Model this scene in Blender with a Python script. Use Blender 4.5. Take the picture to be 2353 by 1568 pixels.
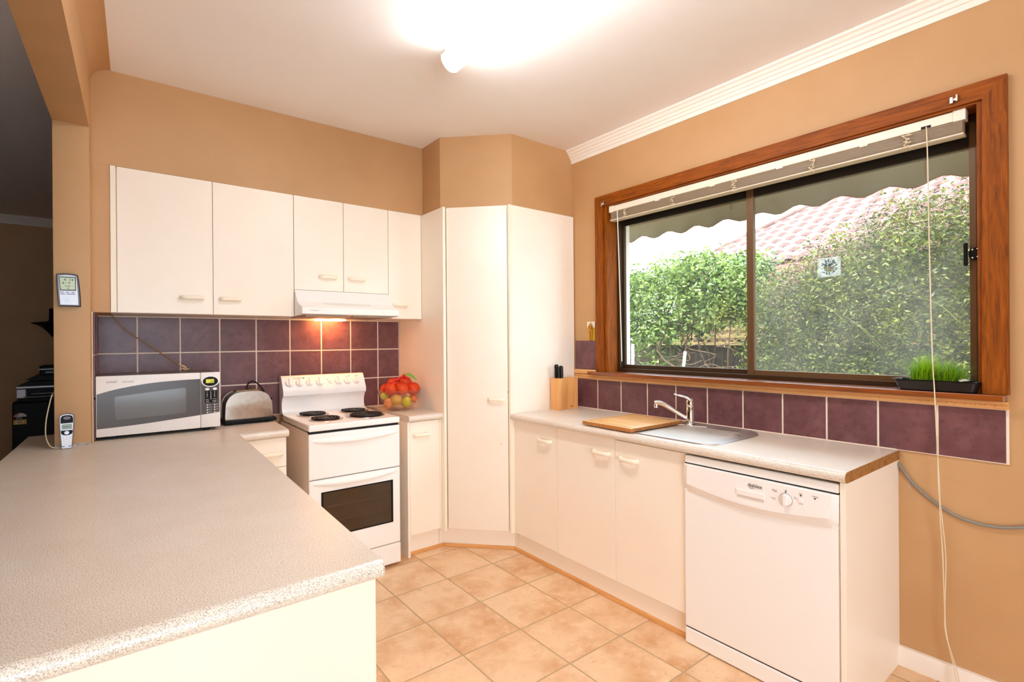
import bpy, bmesh, math, random
from mathutils import Vector, Matrix
import numpy as np

# ------------------------------------------------------------------ scene, camera, world, light
sc = bpy.context.scene
for o in list(bpy.data.objects):
    bpy.data.objects.remove(o)
C = sc.collection
random.seed(7)
PI = math.pi

vs = sc.view_settings
vs.view_transform = 'Standard'
vs.look = 'None'
vs.gamma = 1.0
vs.use_curve_mapping = False
vs.exposure = 2.56
try:
    sc.cycles.use_denoising = True
    sc.cycles.caustics_reflective = False
    sc.cycles.caustics_refractive = False
    sc.cycles.sample_clamp_indirect = 6.0
    sc.cycles.max_bounces = 12
    sc.cycles.diffuse_bounces = 6
    sc.cycles.transparent_max_bounces = 16
    sc.cycles.transmission_bounces = 8
except Exception:
    pass

YAW, PITCH, ROLL, FPX = 0.662172, -0.000649, -0.007452, 1172.24
fw = Vector((math.sin(YAW) * math.cos(PITCH), math.cos(YAW) * math.cos(PITCH), math.sin(PITCH)))
rt = Vector((math.cos(YAW), -math.sin(YAW), 0))
up = rt.cross(fw)
r2 = rt * math.cos(ROLL) + up * math.sin(ROLL)
u2 = -rt * math.sin(ROLL) + up * math.cos(ROLL)
cd = bpy.data.cameras.new('camera')
cd.sensor_width = 36
cd.lens = FPX / 2353 * 36
cd.clip_start = 0.02
cam = bpy.data.objects.new('camera', cd)
cam.matrix_world = Matrix(((r2.x, u2.x, -fw.x, 0), (r2.y, u2.y, -fw.y, 0), (r2.z, u2.z, -fw.z, 1.37), (0, 0, 0, 1)))
C.objects.link(cam)
sc.camera = cam

SKY = 1.7
w = bpy.data.worlds.new('overcast_sky')
sc.world = w
w.use_nodes = True
bg = w.node_tree.nodes['Background']
bg.inputs[0].default_value = (0.72, 0.87, 1.0, 1)
bg.inputs[1].default_value = SKY

sd = bpy.data.lights.new('sun', 'SUN')
sd.energy = 0.9
sd.angle = math.radians(6)
sd.color = (1, .96, .9)
sun = bpy.data.objects.new('sun', sd)
sun.rotation_euler = Vector((0.38, -0.22, -1.0)).to_track_quat('-Z', 'Y').to_euler()
C.objects.link(sun)


def portal(name, loc, direction, sx, sy):
    l = bpy.data.lights.new(name, 'AREA')
    l.shape = 'RECTANGLE'
    l.size, l.size_y = sx, sy
    l.cycles.is_portal = True
    o = bpy.data.objects.new(name, l)
    o.location = loc
    o.rotation_euler = Vector(direction).to_track_quat('-Z', 'Z').to_euler()
    C.objects.link(o)


portal('window_portal', (2.80, 1.36, 1.70), (-1, 0, 0), 1.9, 1.15)
portal('window_fill_portal', (-1.37, -1.7, 1.65), (1, 0, 0), 1.1, 1.0)
portal('door_fill_portal', (-.075, -2.52, 1.25), (0, 1, 0), 2.05, 2.5)
TUBE = 7.0     # strength of the fluorescent diffuser
HOODLAMP = 9.0

# ------------------------------------------------------------------ helpers
ORG = {}


def S(r, g, b):
    def f(c):
        c /= 255
        return c / 12.92 if c < .04045 else ((c + .055) / 1.055) ** 2.4
    return (f(r), f(g), f(b))


def finish(o, me, parent, keep=False):
    """centre the origin at the base of the mesh, parent, link"""
    n = len(me.vertices)
    co = np.empty(n * 3, np.float32)
    me.vertices.foreach_get('co', co)
    co = co.reshape(-1, 3)
    lo, hi = co.min(0), co.max(0)
    org = Vector(((lo[0] + hi[0]) / 2, (lo[1] + hi[1]) / 2, lo[2]))
    if keep:
        org = Vector((0, 0, 0))
    co -= np.array(org, np.float32)
    me.vertices.foreach_set('co', co.ravel())
    me.update()
    C.objects.link(o)
    if parent is not None:
        o.parent = parent
        o.location = org - ORG[parent.name]
    else:
        o.location = org
    ORG[o.name] = org
    return o


def mesh(name, verts, faces, mat, parent=None, smooth=False, keep=False):
    me = bpy.data.meshes.new(name)
    me.from_pydata([tuple(v) for v in verts], [], faces)
    me.update()
    if mat is not None:
        me.materials.append(mat)
    if smooth:
        for p in me.polygons:
            p.use_smooth = True
    o = bpy.data.objects.new(name, me)
    return finish(o, me, parent, keep)


def bmobj(name, bm, mat, parent=None, smooth=False, angle=None):
    bmesh.ops.recalc_face_normals(bm, faces=bm.faces)
    me = bpy.data.meshes.new(name)
    bm.to_mesh(me)
    bm.free()
    if mat is not None:
        me.materials.append(mat)
    if smooth or angle:
        for p in me.polygons:
            p.use_smooth = True
    if angle:
        me.set_sharp_from_angle(angle=math.radians(angle))
    o = bpy.data.objects.new(name, me)
    return finish(o, me, parent)


def bm_box(bm, x0, x1, y0, y1, z0, z1, bev=0, seg=2):
    vs_ = [bm.verts.new(p) for p in ((x0, y0, z0), (x1, y0, z0), (x1, y1, z0), (x0, y1, z0), (x0, y0, z1), (x1, y0, z1), (x1, y1, z1), (x0, y1, z1))]
    fs = [bm.faces.new([vs_[i] for i in f]) for f in ((0, 3, 2, 1), (4, 5, 6, 7), (0, 1, 5, 4), (1, 2, 6, 5), (2, 3, 7, 6), (3, 0, 4, 7))]
    if bev:
        es = list({e for f in fs for e in f.edges})
        bmesh.ops.bevel(bm, geom=es, offset=bev, segments=seg, affect='EDGES', profile=.5)


def box(name, x0, x1, y0, y1, z0, z1, mat, parent=None, bev=0, seg=2):
    bm = bmesh.new()
    bm_box(bm, min(x0, x1), max(x0, x1), min(y0, y1), max(y0, y1), min(z0, z1), max(z0, z1), bev, seg)
    return bmobj(name, bm, mat, parent)


def boxes(name, lst, mat, parent=None, bev=0):
    bm = bmesh.new()
    for b in lst:
        bm_box(bm, *b, bev=bev)
    return bmobj(name, bm, mat, parent)


def bm_prism(bm, poly, axis, a, b):
    """polygon given in the two other axes, in order; extruded along axis"""
    def P(p, t):
        return {'x': (t, p[0], p[1]), 'y': (p[0], t, p[1]), 'z': (p[0], p[1], t)}[axis]
    va = [bm.verts.new(P(p, a)) for p in poly]
    vb = [bm.verts.new(P(p, b)) for p in poly]
    bm.faces.new(va)
    bm.faces.new(vb[::-1])
    n = len(poly)
    for i in range(n):
        bm.faces.new((va[i], vb[i], vb[(i + 1) % n], va[(i + 1) % n]))


def prism(name, poly, axis, a, b, mat, parent=None, bev=0, angle=30):
    bm = bmesh.new()
    bm_prism(bm, poly, axis, a, b)
    if bev:
        bmesh.ops.bevel(bm, geom=list(bm.edges), offset=bev, segments=2, affect='EDGES', profile=.5)
    return bmobj(name, bm, mat, parent, angle=angle)


def spline(pts, sub=6):
    P = [Vector(p) for p in pts]
    out = []
    for i in range(len(P) - 1):
        p0 = P[max(i - 1, 0)]
        p1, p2_ = P[i], P[i + 1]
        p3 = P[min(i + 2, len(P) - 1)]
        for k in range(sub):
            t = k / sub
            out.append(.5 * ((2 * p1) + (p2_ - p0) * t + (2 * p0 - 5 * p1 + 4 * p2_ - p3) * t * t + (3 * p1 - p0 - 3 * p2_ + p3) * t ** 3))
    out.append(P[-1])
    return out


def bm_tube(bm, pts, r, seg=8, sq=None):
    """tube along pts; r number or list; sq=(a,b): elliptical section factors"""
    P = [Vector(p) for p in pts]
    n = len(P)
    R_ = r if isinstance(r, (list, tuple)) else [r] * n
    prev = None
    rings = []
    for i in range(n):
        t = (P[min(i + 1, n - 1)] - P[max(i - 1, 0)])
        if t.length < 1e-9:
            t = Vector((0, 0, 1))
        t.normalize()
        if prev is None:
            a = Vector((0, 0, 1)) if abs(t.z) < .9 else Vector((1, 0, 0))
            u = t.cross(a).normalized()
        else:
            u = (prev - t * prev.dot(t))
            u = u.normalized() if u.length > 1e-6 else t.orthogonal().normalized()
        prev = u
        v = t.cross(u)
        fa, fb = sq if sq else (1, 1)
        rings.append([bm.verts.new(P[i] + (u * math.cos(2 * PI * k / seg) * fa + v * math.sin(2 * PI * k / seg) * fb) * R_[i]) for k in range(seg)])
    for i in range(n - 1):
        for k in range(seg):
            bm.faces.new((rings[i][k], rings[i][(k + 1) % seg], rings[i + 1][(k + 1) % seg], rings[i + 1][k]))
    bm.faces.new(rings[0][::-1])
    bm.faces.new(rings[-1])


def tube(name, pts, r, mat, parent=None, seg=8, sub=6, sq=None):
    bm = bmesh.new()
    P = spline(pts, sub) if sub else pts
    bm_tube(bm, P, r, seg, sq)
    return bmobj(name, bm, mat, parent, angle=60)


def bm_lathe(bm, prof, c, seg=32, wob=None, axis='z', sx=1, sy=1):
    rings = []
    for j, (r, z) in enumerate(prof):
        ring = []
        for k in range(seg):
            a = 2 * PI * k / seg
            dz = wob(j, a) if wob else 0
            p = (r * math.cos(a) * sx, r * math.sin(a) * sy, z + dz)
            if axis == 'y':      # axis points to -y
                p = (p[0], -p[2], p[1])
            if axis == 'x':      # axis points to -x
                p = (-p[2], p[0], p[1])
            ring.append(bm.verts.new(Vector(c) + Vector(p)))
        rings.append(ring)
    for j in range(len(prof) - 1):
        for k in range(seg):
            bm.faces.new((rings[j][k], rings[j][(k + 1) % seg], rings[j + 1][(k + 1) % seg], rings[j + 1][k]))
    if prof[0][0] > 1e-6:
        bm.faces.new(rings[0][::-1])
    if prof[-1][0] > 1e-6:
        bm.faces.new(rings[-1])
    bmesh.ops.remove_doubles(bm, verts=bm.verts, dist=1e-6)


def lathe(name, prof, c, mat, parent=None, seg=32, wob=None, axis='z', angle=50, sx=1, sy=1):
    bm = bmesh.new()
    bm_lathe(bm, prof, c, seg, wob, axis, sx, sy)
    return bmobj(name, bm, mat, parent, angle=angle)


def text(name, s, size, org, U, V, mat, parent, depth=.0006, align='LEFT'):
    cu = bpy.data.curves.new(name, 'FONT')
    cu.body = s
    cu.size = size
    cu.align_x = align
    cu.extrude = depth
    cu.resolution_u = 2
    ob = bpy.data.objects.new(name, cu)
    me = bpy.data.meshes.new_from_object(ob)
    bpy.data.objects.remove(ob)
    bpy.data.curves.remove(cu)
    U, V = Vector(U), Vector(V)
    N = U.cross(V)
    for v in me.vertices:
        v.co = Vector(org) + U * v.co.x + V * v.co.y + N * v.co.z
    me.materials.clear()
    me.materials.append(mat)
    o = bpy.data.objects.new(name, me)
    return finish(o, me, parent)


def thing(name, label, cat, loc=(0, 0, 0), group=None, kind=None):
    o = bpy.data.objects.new(name, None)
    o.empty_display_size = .05
    C.objects.link(o)
    o.location = loc
    ORG[o.name] = Vector(loc)
    if label:
        o['label'] = label
    if cat:
        o['category'] = cat
    if group:
        o['group'] = group
    if kind:
        o['kind'] = kind
    return o


def tag(o, label, cat, group=None, kind=None):
    o['label'] = label
    if cat:
        o['category'] = cat
    if group:
        o['group'] = group
    if kind:
        o['kind'] = kind
    return o


def struct(o, label=None):
    o['kind'] = 'structure'
    if label:
        o['label'] = label
    return o


def part_copy(src, parent, org):
    """copy of one mesh object sharing its data, base origin at org (world)"""
    o = src.copy()
    C.objects.link(o)
    o.parent = parent
    o.location = Vector(org) - (ORG[parent.name] if parent is not None else Vector())
    ORG[o.name] = Vector(org)
    return o


# ------------------------------------------------------------------ materials
def newmat(name):
    m = bpy.data.materials.new(name)
    m.use_nodes = True
    nt = m.node_tree
    b = nt.nodes['Principled BSDF']
    return m, nt, b


def pm(name, col, rough=.5, metal=0, spec=.5, coat=0, noise=None, bump=None, emit=None, trans=0):
    """principled; noise=(scale, colour2, detail[, contrast]); bump=(scale, strength)"""
    m, nt, b = newmat(name)
    b.inputs['Base Color'].default_value = (*col, 1)
    b.inputs['Roughness'].default_value = rough
    b.inputs['Metallic'].default_value = metal
    b.inputs['Specular IOR Level'].default_value = spec
    b.inputs['Coat Weight'].default_value = coat
    if coat:
        b.inputs['Coat Roughness'].default_value = .08
    if trans:
        b.inputs['Transmission Weight'].default_value = trans
    if emit:
        b.inputs['Emission Color'].default_value = (*emit[0], 1)
        b.inputs['Emission Strength'].default_value = emit[1]
    if noise or bump:
        geo = nt.nodes.new('ShaderNodeNewGeometry')
    if noise:
        n = nt.nodes.new('ShaderNodeTexNoise')
        n.inputs['Scale'].default_value = noise[0]
        n.inputs['Detail'].default_value = noise[2]
        nt.links.new(geo.outputs['Position'], n.inputs['Vector'])
        ramp = nt.nodes.new('ShaderNodeValToRGB')
        k = noise[3] if len(noise) > 3 else .2
        ramp.color_ramp.elements[0].position = .5 - k
        ramp.color_ramp.elements[1].position = .5 + k
        ramp.color_ramp.elements[0].color = (*col, 1)
        ramp.color_ramp.elements[1].color = (*noise[1], 1)
        nt.links.new(n.outputs['Fac'], ramp.inputs[0])
        nt.links.new(ramp.outputs[0], b.inputs['Base Color'])
    if bump:
        n2 = nt.nodes.new('ShaderNodeTexNoise')
        n2.inputs['Scale'].default_value = bump[0]
        n2.inputs['Detail'].default_value = 3
        nt.links.new(geo.outputs['Position'], n2.inputs['Vector'])
        bp = nt.nodes.new('ShaderNodeBump')
        bp.inputs['Strength'].default_value = bump[1]
        bp.inputs['Distance'].default_value = .002
        nt.links.new(n2.outputs['Fac'], bp.inputs['Height'])
        nt.links.new(bp.outputs[0], b.inputs['Normal'])
    return m


def wood(name, c1, c2, rough=.35, scale=(2, 2, 30), coat=.15, axis=None, fac=None):
    m, nt, b = newmat(name)
    geo = nt.nodes.new('ShaderNodeNewGeometry')
    mp = nt.nodes.new('ShaderNodeMapping')
    mp.inputs['Scale'].default_value = scale
    nt.links.new(geo.outputs['Position'], mp.inputs['Vector'])
    n = nt.nodes.new('ShaderNodeTexNoise')
    n.inputs['Scale'].default_value = 3
    n.inputs['Detail'].default_value = 6
    n.inputs['Roughness'].default_value = .65
    n.inputs['Distortion'].default_value = .6
    nt.links.new(mp.outputs[0], n.inputs['Vector'])
    ramp = nt.nodes.new('ShaderNodeValToRGB')
    ramp.color_ramp.elements[0].position = .3
    ramp.color_ramp.elements[1].position = .7
    ramp.color_ramp.elements[0].color = (*c1, 1)
    ramp.color_ramp.elements[1].color = (*c2, 1)
    nt.links.new(n.outputs['Fac'], ramp.inputs[0])
    nt.links.new(ramp.outputs[0], b.inputs['Base Color'])
    b.inputs['Roughness'].default_value = rough
    b.inputs['Coat Weight'].default_value = coat
    b.inputs['Specular IOR Level'].default_value = .25 if coat == 0 else .5
    b.inputs['Coat Roughness'].default_value = .2
    bp = nt.nodes.new('ShaderNodeBump')
    bp.inputs['Strength'].default_value = .12
    bp.inputs['Distance'].default_value = .001
    nt.links.new(n.outputs['Fac'], bp.inputs['Height'])
    nt.links.new(bp.outputs[0], b.inputs['Normal'])
    return m


def layered(name, base, layers, rough, bump=None, coat=0, rnd=0, spec=.5):
    """base colour, then layers (scale, detail, lo, hi, colour, amount) mixed over it"""
    m, nt, b = newmat(name)
    geo = nt.nodes.new('ShaderNodeNewGeometry')
    vec = geo.outputs['Position']
    if rnd:
        oi = nt.nodes.new('ShaderNodeObjectInfo')
        mul = nt.nodes.new('ShaderNodeMath')
        mul.operation = 'MULTIPLY'
        mul.inputs[1].default_value = 40
        nt.links.new(oi.outputs['Random'], mul.inputs[0])
        add = nt.nodes.new('ShaderNodeVectorMath')
        nt.links.new(vec, add.inputs[0])
        nt.links.new(mul.outputs[0], add.inputs[1])
        vec = add.outputs[0]
    cur = None
    for (scl, det, lo, hi, col, amt) in layers:
        n = nt.nodes.new('ShaderNodeTexNoise')
        n.inputs['Scale'].default_value = scl
        n.inputs['Detail'].default_value = det
        n.inputs['Roughness'].default_value = .6
        nt.links.new(vec, n.inputs['Vector'])
        mr = nt.nodes.new('ShaderNodeMapRange')
        mr.inputs[1].default_value = lo
        mr.inputs[2].default_value = hi
        mr.inputs[3].default_value = 0
        mr.inputs[4].default_value = amt
        nt.links.new(n.outputs['Fac'], mr.inputs[0])
        mx = nt.nodes.new('ShaderNodeMix')
        mx.data_type = 'RGBA'
        mx.inputs[6].default_value = (*base, 1)
        if cur is not None:
            nt.links.new(cur, mx.inputs[6])
        mx.inputs[7].default_value = (*col, 1)
        nt.links.new(mr.outputs[0], mx.inputs[0])
        cur = mx.outputs[2]
    nt.links.new(cur, b.inputs['Base Color'])
    b.inputs['Roughness'].default_value = rough
    b.inputs['Coat Weight'].default_value = coat
    b.inputs['Specular IOR Level'].default_value = spec
    if bump:
        n2 = nt.nodes.new('ShaderNodeTexNoise')
        n2.inputs['Scale'].default_value = bump[0]
        n2.inputs['Detail'].default_value = 4
        nt.links.new(geo.outputs['Position'], n2.inputs['Vector'])
        bp = nt.nodes.new('ShaderNodeBump')
        bp.inputs['Strength'].default_value = bump[1]
        bp.inputs['Distance'].default_value = .003
        nt.links.new(n2.outputs['Fac'], bp.inputs['Height'])
        nt.links.new(bp.outputs[0], b.inputs['Normal'])
    return m


def glassy(name, tint=(1, 1, 1), rough=0.0, ior=1.45, dirt=0.0, dirtcol=(.8, .82, .8), dscale=5):
    """thin pane: transparent + fresnel gloss, optional dust layer"""
    m = bpy.data.materials.new(name)
    m.use_nodes = True
    nt = m.node_tree
    nt.nodes.remove(nt.nodes['Principled BSDF'])
    out = nt.nodes['Material Output']
    tr = nt.nodes.new('ShaderNodeBsdfTransparent')
    tr.inputs[0].default_value = (*tint, 1)
    gl = nt.nodes.new('ShaderNodeBsdfGlossy')
    gl.inputs['Roughness'].default_value = rough
    lw = nt.nodes.new('ShaderNodeLayerWeight')
    lw.inputs[0].default_value = .5
    pw = nt.nodes.new('ShaderNodeMath')
    pw.operation = 'POWER'
    pw.inputs[1].default_value = 5
    nt.links.new(lw.outputs['Facing'], pw.inputs[0])
    fr = nt.nodes.new('ShaderNodeMath')
    fr.operation = 'MULTIPLY_ADD'
    r0 = ((ior - 1) / (ior + 1)) ** 2
    fr.inputs[1].default_value = 1 - r0
    fr.inputs[2].default_value = r0
    nt.links.new(pw.outputs[0], fr.inputs[0])
    mx = nt.nodes.new('ShaderNodeMixShader')
    nt.links.new(fr.outputs[0], mx.inputs[0])
    nt.links.new(tr.outputs[0], mx.inputs[1])
    nt.links.new(gl.outputs[0], mx.inputs[2])
    last = mx.outputs[0]
    if dirt:
        df = nt.nodes.new('ShaderNodeBsdfDiffuse')
        df.inputs[0].default_value = (*dirtcol, 1)
        tl = nt.nodes.new('ShaderNodeBsdfTranslucent')
        tl.inputs[0].default_value = (*dirtcol, 1)
        ad = nt.nodes.new('ShaderNodeMixShader')
        ad.inputs[0].default_value = .6
        nt.links.new(df.outputs[0], ad.inputs[1])
        nt.links.new(tl.outputs[0], ad.inputs[2])
        geo = nt.nodes.new('ShaderNodeNewGeometry')
        n = nt.nodes.new('ShaderNodeTexNoise')
        n.inputs['Scale'].default_value = dscale
        n.inputs['Detail'].default_value = 5
        nt.links.new(geo.outputs['Position'], n.inputs['Vector'])
        mr = nt.nodes.new('ShaderNodeMapRange')
        mr.inputs[1].default_value = .3
        mr.inputs[2].default_value = .75
        mr.inputs[3].default_value = dirt * .55
        mr.inputs[4].default_value = dirt * 1.3
        nt.links.new(n.outputs['Fac'], mr.inputs[0])
        m2 = nt.nodes.new('ShaderNodeMixShader')
        nt.links.new(mr.outputs[0], m2.inputs[0])
        nt.links.new(last, m2.inputs[1])
        nt.links.new(ad.outputs[0], m2.inputs[2])
        last = m2.outputs[0]
    nt.links.new(last, out.inputs[0])
    return m


def leafmat(name, c1, c2, rough=.45, tr=.25):
    m, nt, b = newmat(name)
    geo = nt.nodes.new('ShaderNodeNewGeometry')
    ramp = nt.nodes.new('ShaderNodeValToRGB')
    ramp.color_ramp.elements[0].color = (*c1, 1)
    ramp.color_ramp.elements[1].color = (*c2, 1)
    nz = nt.nodes.new('ShaderNodeTexNoise')
    nz.inputs['Scale'].default_value = 4.5
    nz.inputs['Detail'].default_value = 3
    nt.links.new(geo.outputs['Position'], nz.inputs['Vector'])
    n1 = nt.nodes.new('ShaderNodeMapRange')
    n1.inputs[1].default_value, n1.inputs[2].default_value, n1.inputs[3].default_value, n1.inputs[4].default_value = .3, .7, -.35, .35
    nt.links.new(nz.outputs['Fac'], n1.inputs[0])
    ad_ = nt.nodes.new('ShaderNodeMath')
    ad_.use_clamp = True
    nt.links.new(geo.outputs['Random Per Island'], ad_.inputs[0])
    nt.links.new(n1.outputs[0], ad_.inputs[1])
    nt.links.new(ad_.outputs[0], ramp.inputs[0])
    nt.links.new(ramp.outputs[0], b.inputs['Base Color'])
    b.inputs['Roughness'].default_value = rough
    tl = nt.nodes.new('ShaderNodeBsdfTranslucent')
    nt.links.new(ramp.outputs[0], tl.inputs[0])
    mx = nt.nodes.new('ShaderNodeMixShader')
    mx.inputs[0].default_value = tr
    nt.links.new(b.outputs[0], mx.inputs[1])
    nt.links.new(tl.outputs[0], mx.inputs[2])
    nt.links.new(mx.outputs[0], nt.nodes['Material Output'].inputs[0])
    return m


M = {}
M['wall'] = layered('tan_wall_paint', S(199, 155, 108), [(3, 2, .35, .7, S(192, 147, 99), .8), (60, 2, .66, .72, S(186, 140, 96), .3)], .55, bump=(180, .08))
M['ceil'] = layered('ceiling_paint', S(249, 246, 245), [(2, 2, .4, .7, S(247, 242, 240), .8)], .8, bump=(120, .1))
M['white_trim'] = pm('cornice_paint', S(248, 238, 226), .5)
M['lam'] = layered('cream_laminate', S(250, 238, 222), [(4, 2, .4, .7, S(249, 235, 217), .8)], .38)
M['lam_edge'] = pm('cream_edge_strip', S(250, 236, 214), .4)
M['handle'] = pm('cream_plastic', S(251, 238, 216), .3)
M['bench'] = layered('speckled_laminate', S(238, 226, 211), [(7, 4, .35, .72, S(246, 236, 224), .9), (420, 2, .47, .62, S(168, 146, 126), .8), (330, 2, .55, .7, S(240, 226, 206), .8)], .33, spec=.65, bump=(300, .03))
M['chip'] = layered('raw_chipboard', S(150, 98, 42), [(160, 3, .4, .65, S(184, 130, 66), .9), (30, 3, .5, .7, S(112, 68, 26), .7)], .8, bump=(200, .3))
M['tile'] = layered('plum_glazed_tile', S(108, 66, 69), [(9, 5, .42, .70, S(128, 84, 86), .9), (30, 5, .48, .72, S(92, 54, 58), .85)], .38, bump=(60, .18), rnd=1)
M['grout'] = pm('cream_grout', S(240, 222, 202), .85, bump=(200, .2))
M['ftile'] = layered('terracotta_floor_tile', S(238, 202, 162), [(3.6, 4, .42, .66, S(212, 158, 110), .95), (16, 5, .5, .75, S(245, 214, 176), .75), (40, 4, .6, .75, S(190, 134, 90), .45)], .42, bump=(50, .12), rnd=1)
M['fgrout'] = pm('sand_grout', S(196, 168, 132), .9, bump=(200, .2))
M['jarrah'] = wood('stained_timber', S(100, 46, 0), S(166, 86, 6), .55, (30, 30, 2.2), .0)
M['jarrah_h'] = wood('stained_timber_horizontal', S(102, 46, 0), S(168, 86, 6), .55, (30, 2.2, 30), .0)
M['pine'] = wood('honey_timber', S(226, 162, 96), S(242, 188, 124), .45, (20, 1.5, 20), .1)
M['pine_x'] = wood('honey_timber_beading', S(206, 140, 76), S(228, 168, 102), .45, (2, 2, 20), .1)
M['block'] = wood('blond_beech', S(222, 152, 82), S(240, 180, 112), .45, (30, 30, 1.5), .1)
M['board'] = wood('camphor_board', S(230, 166, 92), S(252, 214, 152), .33, (9, 1.4, 9), .05)
M['board_e'] = wood('end_grain', S(150, 84, 30), S(210, 142, 72), .55, (12, 40, 12), .05)
M['bronze'] = pm('bronze_aluminium', S(78, 58, 38), .38, .55)
M['bronze_l'] = pm('bronze_aluminium_lighter', S(112, 82, 52), .4, .35)  # lighter bronze; light falling on the sash stile is partly in the colour
M['bronze_dark'] = pm('bronze_aluminium_dark', S(34, 24, 16), .5, .2)
M['pane'] = glassy('window_glass', (.97, .985, .975), 0, 1.45, .035, dscale=7)
M['pane_d'] = glassy('dusty_window_glass', (.95, .96, .95), 0, 1.45, .15, (.74, .72, .64), dscale=4)
M['blind'] = pm('cream_blind_metal', S(245, 232, 210), .4)
M['slat'] = pm('blind_slat', S(222, 200, 170), .4)
M['cord'] = pm('cream_cord', S(232, 214, 182), .8)
M['enamel'] = pm('white_enamel', S(248, 244, 240), .22, 0, .5, .3)
M['plastic_w'] = pm('white_plastic', S(246, 240, 236), .35)
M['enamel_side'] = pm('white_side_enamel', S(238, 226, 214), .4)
M['black'] = pm('black_plastic', S(14, 12, 12), .5, 0, .2)
M['gap'] = pm('dark_gap', S(24, 18, 15), .8)
M['coil'] = pm('hotplate_coil', S(38, 30, 28), .5, .3)
M['drip'] = pm('drip_bowl_steel', S(200, 190, 180), .25, .9)
M['ovenglass'] = pm('oven_glass', S(52, 38, 26), .08, 0, .6, .3)
M['steel'] = pm('brushed_steel', S(205, 198, 188), .3, 1.0, noise=(40, S(190, 182, 172), 3))
M['chrome'] = pm('chrome', S(225, 222, 216), .08, 1.0)
M['sinksteel'] = pm('sink_steel', S(214, 210, 206), .42, .92)
M['mw_grey'] = pm('microwave_grey', S(92, 85, 84), .2, .0, .25, .0)
M['mw_win'] = pm('microwave_window', S(104, 96, 92), .12, 0, .4, .0)
M['mw_body'] = pm('microwave_casing', S(120, 108, 104), .3, .3)
M['lcd_g'] = pm('green_lcd', S(150, 146, 20), .3, emit=(S(150, 146, 20), .25))
M['lcd_p'] = pm('pale_lcd', S(196, 208, 172), .3)
M['ink'] = pm('dark_print', S(60, 52, 50), .6)
M['ink_m'] = pm('mid_print', S(104, 92, 88), .6)
M['ink_g'] = pm('grey_print', S(150, 138, 132), .6)
M['ink_w'] = pm('white_print', S(236, 228, 222), .6)
M['red'] = pm('red_print', S(190, 20, 30), .5)
M['yellow'] = pm('yellow_print', S(232, 184, 20), .5)
M['silver'] = pm('silver_plastic', S(178, 172, 175), .35, .5)
M['silver_d'] = pm('dark_silver_plastic', S(98, 88, 90), .4, .4)
M['glass_b'] = glassy('pressed_glass', (.985, .98, .965), .03, 1.35, .05, (.9, .86, .78), 30)
M['orange'] = pm('orange_skin', S(222, 66, 8), .45, bump=(300, .3), noise=(20, S(236, 92, 14), 3))
M['mandarin'] = pm('mandarin_skin', S(250, 120, 20), .45, bump=(300, .3))
M['lemon'] = pm('lemon_skin', S(226, 190, 22), .4, bump=(250, .25), noise=(20, S(200, 186, 30), 3))
M['apple'] = pm('pale_apple_skin', S(232, 176, 62), .35, noise=(15, S(214, 150, 60), 3))
M['peach'] = pm('peach_skin', S(236, 128, 74), .5, noise=(15, S(240, 160, 90), 3))
M['net'] = pm('red_netting', S(208, 20, 16), .5)
M['tagg'] = pm('green_tag', S(120, 176, 44), .5)
M['soil'] = pm('dark_soil', S(40, 28, 18), .95, bump=(120, .8))
M['grass'] = leafmat('grass_blade', S(112, 164, 4), S(186, 222, 30), .5, .4)
M['blackshiny'] = pm('black_tray', S(10, 10, 12), .3)
M['plaster'] = pm('bare_plaster', S(205, 194, 190), .9, noise=(60, S(160, 140, 125), 4), bump=(80, .6))
M['brass'] = pm('gilded_figure', S(196, 132, 50), .3, .6)
M['gold_card'] = pm('golden_card', S(206, 160, 40), .4, .2)
M['white_card'] = pm('cream_card', S(240, 226, 200), .5)
M['hose'] = pm('grey_hose', S(138, 132, 122), .5)
M['brown_cord'] = pm('brown_cord', S(140, 98, 52), .5)
M['flesh_cord'] = pm('ivory_plug', S(214, 176, 128), .5)
M['darkwall'] = M['wall']


def emis(name, col, strength):
    m = bpy.data.materials.new(name)
    m.use_nodes = True
    nt = m.node_tree
    nt.nodes.remove(nt.nodes['Principled BSDF'])
    e = nt.nodes.new('ShaderNodeEmission')
    e.inputs[0].default_value = (*col, 1)
    e.inputs[1].default_value = strength
    nt.links.new(e.outputs[0], nt.nodes['Material Output'].inputs[0])
    return m


M['tube'] = emis('lit_diffuser', (.94, .97, 1.0), TUBE)
M['hoodlamp'] = emis('lit_hood_lamp', (1, .42, .12), HOODLAMP)

# ------------------------------------------------------------------ room shell
YW, XW, ZC = 3.57, 2.60, 2.72
T = .027                                   # the left-hand wall line runs 1.5 degrees off square


def LX(x0, y):
    return x0 + T * (y - 3.08)


M['floorbase'] = layered('floor_screed', S(206, 172, 134), [(4, 4, .4, .65, S(190, 150, 110), .8)], .8)
floor = struct(box('floor', -5, 2.75, -2.5, 7.6, -.12, -.0025, M['floorbase']), 'floor of square terracotta-coloured tiles with sandy grout')
grout = box('grout_bed', .30, 2.598, -1.2, 3.4, -.0024, -.0018, M['fgrout'], floor)
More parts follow.
